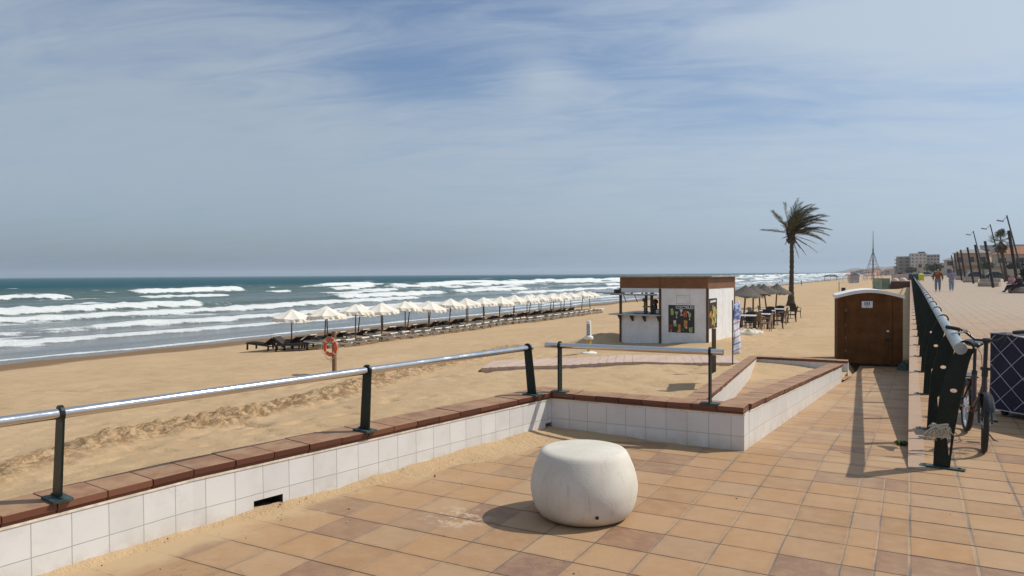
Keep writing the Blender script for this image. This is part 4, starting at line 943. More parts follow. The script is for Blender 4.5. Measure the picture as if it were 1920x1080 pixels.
m = MB(); m.box((1.52, .33, -.069), (1.74, .52, .08)); m.build('napkin_box', WPL, ks, bevel=.01)
# serving hatch outline
m = MB(); hx0, hx1, hz0, hz1 = 2.57, 3.13, .37, .71
for a, b in (((hx0, hz0), (hx1, hz0)), ((hx0, hz1), (hx1, hz1)), ((hx0, hz0), (hx0, hz1)), ((hx1, hz0), (hx1, hz1))): m.box((min(a[0], b[0]) - .006, .014, min(a[1], b[1]) - .006), (max(a[0], b[0]) + .006, .022, max(a[1], b[1]) + .006))
m.build('hatch_outline', simple('faint_brown_line', (.42, .36, .33), .7), ks)
# poster with drinks
def pal(name, c, r=.5): return simple(name, c, r, var=.25, scale=20)
PM = [pal('poster_black', (.017, .016, .018), .3), pal('print_lime', (.22, .36, .07)), pal('print_white', (.62, .62, .60)), pal('print_orange', (.55, .17, .045)), pal('print_red', (.34, .035, .04)), pal('print_amber', (.50, .30, .06)), pal('print_mint', (.34, .45, .24)), pal('print_cream', (.58, .52, .36)), pal('print_dark_green', (.05, .10, .03))]
m = MB(); px0, pz0, pw, ph = 2.22, -.795, 1.105, 1.105; m.box((px0, .010, pz0), (px0 + pw, .0185, pz0 + ph))
def sh(mi, pts, lay=0): m.mi = mi; m.poly([(px0 + x * pw, .0085 - .0011 * lay, pz0 + (1 - y) * ph) for x, y in pts])
def tumbler(x, y, w2, h2, c, c2=None, tap=.8):
    sh(c, [(x - w2, y - h2), (x + w2, y - h2), (x + w2 * tap, y + h2), (x - w2 * tap, y + h2)])
    if c2 is not None: sh(c2, [(x - w2 * .9, y - h2), (x + w2 * .3, y - h2 * 1.15), (x + w2 * .9, y - h2 * .5), (x - w2 * .2, y - h2 * .1)], 1); sh(c2, [(x - w2 * .2, y + h2 * .1), (x + w2 * .5, y), (x + w2 * .5, y + h2 * .8), (x - w2 * .4, y + h2 * .7)], 1)
def stemmed(x, y, w2, h2, c, foot=2):
    sh(c, [(x - w2, y - h2), (x + w2, y - h2), (x + .012, y + h2 * .1), (x - .012, y + h2 * .1)]); sh(foot, [(x - .01, y + h2 * .1), (x + .01, y + h2 * .1), (x + .012, y + h2 * .9), (x - .012, y + h2 * .9)]); sh(foot, [(x - w2 * .8, y + h2 * .98), (x, y + h2 * .85), (x + w2 * .8, y + h2 * .98), (x, y + h2 * 1.06)])
tumbler(.15, .255, .07, .115, 1, 6); sh(8, [(.19, .13), (.25, .16), (.22, .24), (.17, .2)], 2); stemmed(.32, .35, .075, .115, 6); stemmed(.50, .255, .07, .105, 2); sh(7, [(.45, .37), (.6, .33), (.58, .37), (.48, .385)])
tumbler(.655, .31, .06, .11, 3, 4, .85); sh(7, [(.72, .22), (.79, .22), (.8, .27), (.74, .28)]); stemmed(.82, .40, .055, .125, 7); sh(6, [(.775, .29), (.865, .29), (.875, .36), (.84, .43), (.80, .43), (.765, .36)], 1)
tumbler(.25, .62, .055, .06, 2, None); tumbler(.26, .73, .07, .05, 1, 6); tumbler(.10, .81, .06, .09, 4, None); stemmed(.10, .90, .04, .07, 4); tumbler(.425, .83, .058, .115, 3, 5); sh(7, [(.34, .94), (.47, .93), (.47, .965), (.36, .975)], 2)
tumbler(.665, .68, .075, .125, 3, 5, .85); sh(2, [(.66, .79), (.72, .78), (.73, .84), (.67, .85)], 2); tumbler(.86, .89, .07, .09, 6, 1); sh(8, [(.5, .86), (.62, .84), (.6, .92), (.52, .93)]); sh(2, [(.80, .80), (.95, .79), (.95, .80), (.80, .81)])
ps = m.build('poster', PM, ks)
fc = bpy.data.curves.new('lettering', 'FONT'); fc.body = 'COCTELES'; fc.size = .152; fc.extrude = .001; fc.space_character = 1.06; fc.materials.append(PM[2]); fo_ = bpy.data.objects.new('lettering', fc); COL.objects.link(fo_); fo_.parent = ps; fo_.location = (px0 + .315, .0075, pz0 + ph - .14); fo_.rotation_euler = (R(90), 0, 0); fc.offset = .004; bpy.context.view_layer.update(); lm_ = bpy.data.meshes.new_from_object(fo_); lo_ = bpy.data.objects.new('lettering', lm_); COL.objects.link(lo_); lo_.parent = ps; lo_.location = fo_.location; lo_.rotation_euler = fo_.rotation_euler; bpy.data.objects.remove(fo_); lo_.name = 'lettering'
m = MB(); m.box((W_ - .0185, .10, -.60), (W_ - .011, .98, .585)); pz0 = -.6
def sh2(mi, y0, z0, y1, z1, lay): m.mi = mi; m.poly([(W_ - .0100 + .0011 * lay, y0, z0), (W_ - .0100 + .0011 * lay, y1, z0 + .02), (W_ - .0100 + .0011 * lay, y1 - .03, z1), (W_ - .0100 + .0011 * lay, y0 + .02, z1 - .02)])
rq = random.Random(6)
for k in range(26):
    y = .14 + rq.random() * .68; z = -.56 + rq.random() * .82; sh2(rq.choice([5, 5, 7, 3, 1, 6, 5]), y, z, y + .10 + rq.random() * .05, z + .14 + rq.random() * .10, k % 8)
sh2(2, .2, .42, .85, .52, 9); m.build('poster', PM, ks)

# information board seen edge-on, its shadow falling to the left
bx0, by0 = -4.02, 17.1; zb = zs(bx0, by0); t = thing('notice_board', 'brown wooden notice board seen edge-on beside the boardwalk', 'notice board', (bx0, by0, zb), math.atan2(17.1, -4.02))
for x in (0.0, 1.02):
    m = MB(); m.box((x - .05, -.05, -.4), (x + .05, .05, 1.42 if x == 0 else 1.2)); m.build('post', wood('grey_brown_post', (.20, .135, .075), (.11, .075, .045)), t, bevel=.006)
m = MB(); m.box((.055, -.03, .55), (.965, .03, 1.2)); m.build('panel', simple('board_panel', (.34, .30, .26), .6), t)

# tall narrow banner, blue above and striped below
vx, vy = -4.20, 20.0; t = thing('banner', 'tall narrow banner on a thin pole, blue at top, red and blue lines below', 'banner', (vx, vy, zs(vx, vy)), R(68))
m = MB(); m.cyl((0, 0, -.4), (0, 0, 1.98), .017, n=8); m.build('pole', DPOST, t)
n = NT('banner_print'); o = n.obj(); z = n.sep(o)[2]; x = n.sep(o)[0]
zz = n.m('ADD', z, n.m('MULTIPLY', x, -.22)); st = n.m('FRACT', n.m('DIVIDE', zz, .185)); c = n.mix(n.m('LESS_THAN', st, .16), (.62, .64, .70), (.42, .10, .13)); c = n.mix(n.m('MULTIPLY', n.m('LESS_THAN', st, .2), n.m('LESS_THAN', z, .95)), c, (.14, .20, .42))
c = n.mix(n.mr(z, 1.42, 1.46), c, n.mix(n.mr(n.noise(o, 9, 4, .7), .48, .56), (.13, .18, .42), (.50, .55, .68))); n.set(color=c, rough=.7)
m = MB(); NB = 14
gr = [[m.vert((.02 + .33 * i / 4, .025 * math.sin(j * .8 + i * .6), .50 + (1.46 - .1 * (1 - i / 4)) * j / NB)) for i in range(5)] for j in range(NB + 1)]
for j in range(NB):
    for i in range(4): m.face((gr[j][i], gr[j][i + 1], gr[j + 1][i + 1], gr[j + 1][i]))
bo = m.build('cloth', n.mat, t, smooth=True); so = bo.modifiers.new('thick', 'SOLIDIFY'); so.thickness = .004

# ------------------------------------------------------------------ thatched umbrellas, tables and chairs
n = NT('grey_thatch'); o = n.obj(); x, y, z = n.sep(o); ang = n.m('ARCTAN2', y, x); g = n.noise(n.comb(n.m('MULTIPLY', ang, 9.), n.m('MULTIPLY', z, 3.), 0.), 3.2, 5, .7); g2 = n.noise(o, 30, 3, .7)
c = n.mix(n.mr(g, .3, .7), (.085, .072, .062), (.20, .175, .15)); c = n.mix(n.m('MULTIPLY', g2, .5), c, (.13, .11, .095)); n.set(color=c, rough=.95, spec=.1, normal=n.bump(n.m('ADD', g, g2), .9, .03)); THATCH = n.mat
def straw(label):
    t = thing('thatched_umbrella', label, 'thatched umbrella'); m = MB(); m.tube([(0, 0, -.3), (.02, 0, 1.0), (0, 0, 1.98)], [.055, .05, .045], 10); m.build('pole', POLE, t, auto=True)
    m = MB(); rq = random.Random(2); NA = 40; prof = [(.03, 2.08), (.12, 2.0), (.35, 1.83), (.65, 1.65), (.95, 1.50), (1.06, 1.45)]; rings = []
    for k, (r_, z) in enumerate(prof): rings.append([m.vert(((r_ + rq.uniform(-.02, .02) * (k > 1)) * math.cos(2*math.pi*j/NA), r_ * math.sin(2*math.pi*j/NA), z + rq.uniform(-.012, .012) - (rq.uniform(0, .10) if k == 5 else 0))) for j in range(NA)])
    rings.append([m.vert((.92 * math.cos(2*math.pi*j/NA), .92 * math.sin(2*math.pi*j/NA), 1.44)) for j in range(NA)]); rings.append([m.vert((.05 * math.cos(2*math.pi*j/NA), .05 * math.sin(2*math.pi*j/NA), 1.95)) for j in range(NA)])
    for A_, B_ in zip(rings, rings[1:]):
        for k in range(NA): m.face((A_[k], A_[(k + 1) % NA], B_[(k + 1) % NA], B_[k]))
    for k in range(150):     # loose straws at the rim
        a = rq.uniform(0, 6.283); r_ = rq.uniform(.98, 1.04); q = Vector((r_ * math.cos(a), r_ * math.sin(a), 1.46)); d0 = Vector((math.cos(a + rq.uniform(-.3, .3)), math.sin(a), -.9)) * rq.uniform(.06, .14); s_ = Vector((-math.sin(a), math.cos(a), 0)) * .012
        m.poly([q - s_, q + s_, q + d0])
    m.build('thatch', THATCH, t); return t
SP = [(-8.87, 45.3), (-8.61, 46.9), (-9.30, 53.4), (-8.63, 52.2), (-8.62, 55.6)]
SL = ['grey thatched umbrella closest to the kiosk wall', 'grey thatched umbrella second from the kiosk wall, low and close behind the first', 'grey thatched umbrella in the middle of the five, its peak the tallest', 'grey thatched umbrella half hidden, fourth from the kiosk', 'grey thatched umbrella nearest the tall palm trunk']
s0 = straw(SL[0])
for k, (x, y) in enumerate(SP):
    o = s0 if k == 0 else dup(s0, (0, 0, 0)); o['label'] = SL[k]; o['group'] = 'thatched umbrellas over the terrace'; o.location = (x, y, zs(x, y) - .02); o.rotation_euler = (R([1, -2, 0, 3, -1][k]), R([4, 5, 3, 6, 7][k]), k * 1.3)
RAT = simple('dark_rattan', (.028, .019, .015), .65, var=.4, scale=30, bump=.5, bscale=60); RATL = simple('tan_rattan', (.25, .165, .105), .7, var=.3, scale=30, bump=.5, bscale=60); TTOP = simple('white_table_top', (.66, .66, .66), .3, var=.05)
def chair(mat_, label):
    t = thing('rattan_chair', label, 'chair'); w2 = .22
    m = MB(); m.box((-w2, -.21, .40), (w2, .23, .455)); m.build('seat', mat_, t, bevel=.015)
    m = MB(); rg = []
    for k in range(8):
        f = k / 7; rg.append([m.vert((x * (1 + .05 * math.sin(math.pi * f)), .22 + .10 * f + .03 * (x / w2) ** 2 * -1 + dy, .45 + .46 * f - (.03 * (x / w2) ** 2 if k == 7 else 0))) for dy in (0, .03) for x in (-w2, -w2 / 2, 0, w2 / 2, w2)])
    for A_, B_ in zip(rg, rg[1:]):
        for i in range(4): m.face((A_[i], A_[i + 1], B_[i + 1], B_[i])); m.face((A_[5 + i], A_[6 + i], B_[6 + i], B_[5 + i]))
        m.face((A_[0], A_[5], B_[5], B_[0])); m.face((A_[4], A_[9], B_[9], B_[4]))
    for i in range(4): m.face((rg[-1][i], rg[-1][i + 1], rg[-1][6 + i], rg[-1][5 + i]))
    m.build('backrest', mat_, t, smooth=False)
    for x, y in ((-.19, -.18), (.19, -.18), (-.19, .2), (.19, .2)):
        m = MB(); m.cyl((x, y, .40), (x * 1.1, y * 1.15, 0), .022, .016, 8); m.build('leg', mat_, t)
    for s_ in (-1, 1):
        m = MB(); m.tube([(s_ * .225, .24, .66), (s_ * .25, 0, .66), (s_ * .24, -.17, .63), (s_ * .21, -.19, .42)], .02, 6); m.build('armrest', mat_, t)
    return t
ch = {'d': chair(RAT, ''), 'l': chair(RATL, '')}; cu = {'d': 0, 'l': 0}
def place_c(k, x, y, rz, lab):
    o = ch[k] if not cu[k] else dup(ch[k], (0, 0, 0)); cu[k] = 1; o['label'] = lab; o['group'] = 'rattan chairs on the terrace'; o.location = (x, y, zs(x, y)); o.rotation_euler = (0, 0, rz)
def table(label):
    t = thing('cafe_table', label, 'table'); m = MB(); m.box((-.40, -.40, .71), (.40, .40, .745)); m.build('table_top', TTOP, t, bevel=.01)
    for x in (-.32, .32):
        for y in (-.32, .32):
            m = MB(); m.box((x - .035, y - .035, 0), (x + .035, y + .035, .708)); m.build('leg', RAT, t)
    return t
TB = [(-6.70, 35.1, 'nearest the kiosk corner'), (-6.42, 37.6, 'second from the kiosk corner'), (-6.62, 40.1, 'third from the kiosk corner'), (-6.55, 42.5, 'nearest the palm'), (-8.2, 38.6, 'behind the others on the sea side')]
t0 = table('')
for k, (x, y, lab) in enumerate(TB):
    o = t0 if k == 0 else dup(t0, (0, 0, 0)); o['label'] = 'white-topped square cafe table ' + lab; o['group'] = 'cafe tables on the terrace'; o.location = (x, y, zs(x, y)); o.rotation_euler = (0, 0, R([5, -8, 12, 3, 20][k]))
    lab2 = ['nearest the kiosk', 'second from kiosk', 'third from kiosk', 'nearest the palm', 'at the rear'][k]
    for j, (dx, dy, w_) in enumerate(((.0, -.72, 'near'), (.74, .05, 'promenade'), (0., .74, 'far'), (-.74, 0, 'sea'))):
        if (k, j) in ((2, 0), (3, 0), (0, 0)): continue
        kind = 'l' if (k, j) in ((1, 0), (2, 1), (0, 1)) else 'd'; rz = math.atan2(dy, dx) - math.pi / 2 + R(rr.uniform(-14, 14))
        place_c(kind, x + dx + rr.uniform(-.08, .08), y + dy + rr.uniform(-.08, .08), rz, f"{'tan' if kind == 'l' else 'dark brown'} rattan chair on the {w_} side of the cafe table {lab2}")
place_c('d', -5.98, 45.95, R(150), 'dark rattan chair standing alone by the foot of the palm')
for k, (x, y, w_) in enumerate(((-7.75, 34.6, 'lower'), (-7.62, 36.4, 'upper'))): place_c('d', x, y, R(40 + 70 * k), 'dark rattan chair ' + ('against' if k == 0 else 'a step behind the one against') + ' the rear corner of the kiosk')
# crumpled pale tarpaulin
xx, yy = np.meshgrid(np.linspace(-.75, .75, 40), np.linspace(-.5, .5, 30)); e = np.clip(1 - ((xx / .75) ** 2 + (yy / .5) ** 2), 0, 1) ** .5
hz2 = e * (.10 + .42 * np.abs(fbm(xx / .28, yy / .28, 501, 4) - .5) * 1.7 + .08) - .03
o = grid_mesh('tarpaulin', xx * (.8 + .35 * e), yy, hz2, simple('pale_tarpaulin', (.58, .51, .40), .7, var=.25, scale=4, bump=.3)); o.location = (-6.25, 33.0, zs(-6.25, 33.0)); o.rotation_euler = (0, 0, R(10)); tag(o, 'crumpled cream tarpaulin heaped on the sand at the kiosk corner', 'tarpaulin')

# ------------------------------------------------------------------ palm
n = NT('palm_bark'); o = n.obj(); z = n.sep(o)[2]; rg = n.m('FRACT', n.m('MULTIPLY', n.m('ADD', z, n.m('MULTIPLY', n.noise(o, 5, 3), .12)), 7.)); g = n.noise(o, 12, 5, .7)
n.set(color=n.mix(n.mr(rg, .0, .5), (.040, .030, .022), n.mix(g, (.065, .05, .038), (.13, .10, .075))), rough=.95, normal=n.bump(n.m('ADD', rg, g), .9, .05)); BARK = n.mat
def leafmat(name, a, b, c):
    n = NT(name); r_ = n.n('ShaderNodeNewGeometry').outputs['Random Per Island']; n.set(color=n.ramp(r_, [(0., a), (.6, b), (1., c)]), rough=.6, spec=.35); return n.mat
FROND = leafmat('palm_frond', (.06, .072, .034), (.11, .112, .054), (.20, .16, .08)); FDRY = leafmat('dry_frond', (.09, .055, .025), (.14, .085, .04), (.18, .12, .06))
palmx, palmy = -8.98, 65.8; pz = zs(palmx, palmy); pt = thing('palm_tree', 'tall windswept date palm standing alone on the sand beyond the kiosk', 'palm tree', (palmx, palmy, pz))
m = MB(); rq = random.Random(12); N = 46; pts = []; rad = []
for k in range(N):
    f = k / (N - 1); z = -.3 + f * 6.55; r_ = .36 * math.exp(-f * 11) + .20 - .045 * f + .085 * max(0, (f - .90) / .10) + .016 * math.sin(k * 2.1) + rq.uniform(-.008, .008); pts.append((.02 + .08 * math.sin(f * 2.4), 0, z)); rad.append(r_)
m.tube(pts, rad, 16); m.build('trunk', BARK, pt, smooth=True)
m = MB()
for k in range(90):      # stubs of cut fronds under the crown
    a = rq.uniform(0, 6.283); z = rq.uniform(5.2, 6.35); d0 = Vector((math.cos(a), math.sin(a), rq.uniform(.5, 1.4))).normalized(); q = Vector((.02, 0, z)) + Vector((math.cos(a), math.sin(a), 0)) * .20; m.tube([q, q + d0 * rq.uniform(.18, .42)], [.055, .018], 5)
m.build('frond_stubs', simple('brown_fibre', (.075, .045, .022), .95, var=.4, bump=.5), pt)
WIND = Vector((.87, .44, -.10))
def frond(m, base, d0, L, wind, droop, leaf=.50, n_=34, w=.024, seed=0):
    rq = random.Random(seed); p = Vector(base); d = Vector(d0).normalized(); st = L / n_; pts = [p.copy()]
    for k in range(n_):
        f = k / n_; d = (d + (WIND * wind * (.3 + 1.3 * f) + Vector((0, 0, -droop * (.3 + 1.6 * f)))) * st).normalized(); p = p + d * st; pts.append(p.copy())
    m.tube(pts[::3] + ([pts[-1]] if (len(pts) - 1) % 3 else []), [.024 * (1 - .8 * k / 10) for k in range(len(pts[::3] + ([pts[-1]] if (len(pts) - 1) % 3 else [])))], 4)
    for k in range(4, n_ + 1):
        f = k / n_; dd = (pts[k] - pts[k - 1]).normalized(); sd = dd.cross(Vector((0, 0, 1)))
        if sd.length < .1: sd = Vector((1, 0, 0))
        sd.normalize(); upv = sd.cross(dd); ll = leaf * (.35 + 1.05 * math.sin(math.pi * min(1, f * .82 + .12))) * rq.uniform(.8, 1.15)
        for s_ in (-1, 1):
            for q in (0, .5):
                ld_ = (dd * .75 + sd * s_ * rq.uniform(.45, .8) + upv * rq.uniform(-.1, .35) + WIND * wind * rq.uniform(.25, .6) + Vector((0, 0, -.12))).normalized(); b_ = pts[k] - dd * st * q; wv = ld_.cross(upv).normalized() * w; tip = b_ + ld_ * ll
                mid = b_ + ld_ * ll * .5 + Vector((0, 0, .012)); m.poly([b_ - wv * .4, mid - wv, tip, mid + wv])
    return pts
m = MB(); top = (.06, 0, 6.2); K = 0
CR = Vector((.877, .481, 0)); CV = Vector((-.481, .877, 0))   # right and away as seen from the promenade
specs = []
for k in range(20):
    a = rq.uniform(-1.9, 1.9); e = rq.uniform(12, 80); specs.append((a, e, rq.uniform(2.5, 3.25), rq.uniform(.32, .6), rq.uniform(.10, .22)))
for a, e, L_, wd_, dr in specs:
    h_ = (CR * math.cos(a) + CV * math.sin(a))
    if math.cos(a) < -.45 and e < 45: continue
    frond(m, top, h_ * math.cos(R(e)) + Vector((0, 0, math.sin(R(e)))), L_, wd_, dr, seed=K); K += 1
for r_, v_, u_, L_, wd_, dr in ((-.85, .1, .16, 2.5, .02, .06), (-.72, -.1, .75, 2.5, .05, .02), (-.55, .2, .75, 2.1, .06, .05), (-.3, .1, 1., 2.6, .10, .0), (-.05, -.2, 1., 2.9, .16, .02), (.1, .1, 1., 2.9, .25, .02), (.35, -.2, .9, 3., .2, .08), (.5, .2, .8, 3.2, .2, .12), (.6, -.3, .62, 3.3, .2, .16), (.7, .2, .5, 3.2, .2, .2), (.8, -.2, .3, 3.2, .25, .16), (.9, 0, .2, 3.2, .2, .2), (.9, .3, .1, 3.0, .2, .22), (.8, -.4, 0, 2.8, .2, .3)):
    frond(m, top, CR * r_ + CV * v_ + Vector((0, 0, u_)), L_, wd_, dr, seed=K); K += 1
m.build('crown', FROND, pt)
m = MB()
for r_, u_, L_ in ((.75, -.42, 2.7), (.55, -.7, 2.1), (.30, -.9, 2.0), (.62, -.15, 2.3), (-.25, -.35, .9), (.35, -.5, 1.3), (.5, -.3, 1.5), (.7, .05, 2.2), (-.35, -.1, .8)): frond(m, (.05, 0, 6.0), CR * r_ + Vector((0, 0, u_)), L_, .05, .10, leaf=.16, n_=20, w=.02, seed=K); K += 1
for k in range(12): a = rq.uniform(-1.2, 1.2); frond(m, (.05, 0, 6.1), CR * math.cos(a) + CV * math.sin(a) + Vector((0, 0, rq.uniform(.0, .9))), rq.uniform(1.4, 2.4), .3, .12, leaf=.32, n_=22, seed=K); K += 1
m.build('dry_fronds', FDRY, pt)

# ------------------------------------------------------------------ portable toilet
TOIL = simple('brown_plastic', (.13, .056, .021), .8, var=.22, scale=3, stain=((.05, .03, .02), .45), bump=.1, bscale=8, spec=.04); TROOF = simple('white_plastic_roof', (.74, .73, .70), .5, var=.08, scale=4, stain=((.5, .46, .4), .3))
tt_ = thing('portable_toilet', 'wide brown portable toilet with an arched white roof at the foot of the ramp', 'portable toilet', (-1.91, 23.74, -1.20), R(7.5)); TW, TD, TH = 1.74, 1.75, 2.04
m = MB(); m.box((0, 0, .06), (.20, .035, TH)); m.box((TW - .26, 0, .06), (TW, .035, TH)); m.box((.203, .0, TH - .09), (TW - .263, .035, TH)); m.box((0, .038, .06), (.04, TD, TH)); m.box((TW - .04, .038, .06), (TW, TD, TH)); m.box((.043, TD - .04, .06), (TW - .043, TD, TH))
NA = 16; arch = [(TW * k / NA, TH + .003 + .165 * math.sin(math.pi * k / NA)) for k in range(NA + 1)]
m.poly([(x, .0, z) for x, z in [(0, TH + .003)] + arch[1:-1] + [(TW, TH + .003)]]); m.build('cabin', TOIL, tt_)
m = MB(); m.box((.21, .008, .08), (TW - .27, .03, TH - .095))
m.box((.30, .002, .2), (TW - .38, .0075, 1.62))
dr_ = m.build('door', TOIL, tt_, bevel=.006)
m = MB()
for z in (.42, .80, 1.18, 1.62): m.box((.205, -.008, z), (.245, .006, z + .07))
m.build('hinge', simple('dull_hinge', (.17, .10, .07), .5), dr_)
m = MB(); m.box((TW - .47, -.015, .76), (TW - .30, .005, .84)); m.cyl((TW - .40, -.02, .80), (TW - .33, -.05, .80), .018, n=8); m.build('handle', BLACKTOP, dr_)
m = MB(); m.cyl((TW - .385, -.006, 1.06), (TW - .385, .006, 1.06), .032, n=12); m.box((TW - .43, -.006, 1.045), (TW - .40, .006, 1.075)); m.build('lock_indicator', WPL, dr_)
m = MB(); sgx = .80; m.box((sgx - .145, -.012, 1.74), (sgx + .145, .004, 1.935)); m.build('sign', simple('white_sign', (.72, .72, .74), .4, var=.03), dr_)
m = MB(); m.box((sgx - .075, -.0145, 1.815), (sgx + .075, -.0125, 1.905)); sgo = m.build('pictogram', simple('blue_sign_ink', (.035, .06, .22), .5), dr_)
m = MB()
for s_ in (-1, 1): m.cyl((sgx + s_ * .036, -.0165, 1.886), (sgx + s_ * .036, -.0145, 1.886), .011, n=10); m.prism([(0, 0)], 0, 0) if False else None; m.box((sgx + s_ * .036 - .016, -.0165, 1.83), (sgx + s_ * .036 + .016, -.0145, 1.872))
m.box((sgx - .0025, -.0165, 1.822), (sgx + .0025, -.0145, 1.898)); m.build('pictogram_figures', WPL, dr_)
m = MB(); m.box((sgx - .055, -.0145, 1.765), (sgx + .055, -.0125, 1.772)); m.box((sgx - .045, -.0145, 1.780), (sgx + .045, -.0125, 1.788)); m.build('caption', simple('grey_print', (.35, .36, .40), .6), dr_)
m = MB(); e = .05; lo = [(-e + (TW + 2 * e) * k / NA, TH - .03 + .175 * math.sin(math.pi * k / NA)) for k in range(NA + 1)]; hi = [(x, z + .095) for x, z in lo]
for y0, y1 in ((-.06, TD + .06),):
    for k in range(NA):
        a0, a1, b0, b1 = lo[k], lo[k + 1], hi[k], hi[k + 1]
        m.poly([(b0[0], y0, b0[1]), (b1[0], y0, b1[1]), (b1[0], y1, b1[1]), (b0[0], y1, b0[1])]); m.poly([(a0[0], y0, a0[1]), (a1[0], y0, a1[1]), (b1[0], y0, b1[1]), (b0[0], y0, b0[1])]); m.poly([(a0[0], y1, a0[1]), (a1[0], y1, a1[1]), (b1[0], y1, b1[1]), (b0[0], y1, b0[1])]); m.poly([(a0[0], y0, a0[1]), (a1[0], y0, a1[1]), (a1[0], y0 + .12, a1[1]), (a0[0], y0 + .12, a0[1])])
    for q0, q1 in ((lo[0], hi[0]), (lo[-1], hi[-1])): m.poly([(q0[0], y0, q0[1]), (q0[0], y1, q0[1]), (q1[0], y1, q1[1]), (q1[0], y0, q1[1])])
ro = m.build('roof', TROOF, tt_)
m = MB(); m.box((.05, .1, 0), (.20, TD - .1, .06)); m.box((TW - .2, .1, 0), (TW - .05, TD - .1, .06)); m.build('skid', BLACKTOP, tt_)
# green cloth in the corner beside it
xx, yy = np.meshgrid(np.linspace(-.16, .12, 24), np.linspace(-.3, .3, 24)); e = np.clip(1 - (xx / .16) ** 2 * .9 - (yy / .3) ** 2, 0, 1) ** .5
o = grid_mesh('green_cloth', xx, yy, e * (.10 + .5 * np.abs(fbm(xx / .1, yy / .1, 511, 3) - .5)), simple('dull_green_cloth', (.035, .075, .055), .8, var=.4, scale=12)); o.location = (-.17, 23.5, -1.2); tag(o, 'crumpled dull green cloth lying between the portable toilet and the wall', 'cloth')
# ------------------------------------------------------------------ people
SKIN = simple('skin', (.36, .20, .135), .6, var=.12); HAIRD = simple('dark_hair', (.035, .022, .016), .7); HAIRR = simple('reddish_hair', (.22, .065, .035), .7); HAIRW = simple('white_hair', (.55, .53, .50), .8)
SHOE = simple('dark_shoe', (.03, .027, .025), .7); SHOEW = simple('pale_shoe', (.45, .43, .40), .7)
def cloth(name, c): return simple(name, c, .9, var=.22, scale=9, bump=.25, bscale=12)
def skin(name, pts, edges, rad, mat_, parent, root=0, sub=2):
    me = bpy.data.meshes.new(name); me.from_pydata([tuple(p) for p in pts], edges, []); o = bpy.data.objects.new(name, me); COL.objects.link(o); o.parent = parent; me.materials.append(mat_)
    sk = o.modifiers.new('skin', 'SKIN'); sk.use_smooth_shade = True
    for k, v in enumerate(me.skin_vertices[0].data):
        r_ = rad[k]; v.radius = r_ if isinstance(r_, tuple) else (r_, r_); v.use_root = (k == root)
    sb = o.modifiers.new('sub', 'SUBSURF'); sb.levels = sb.render_levels = sub; return o
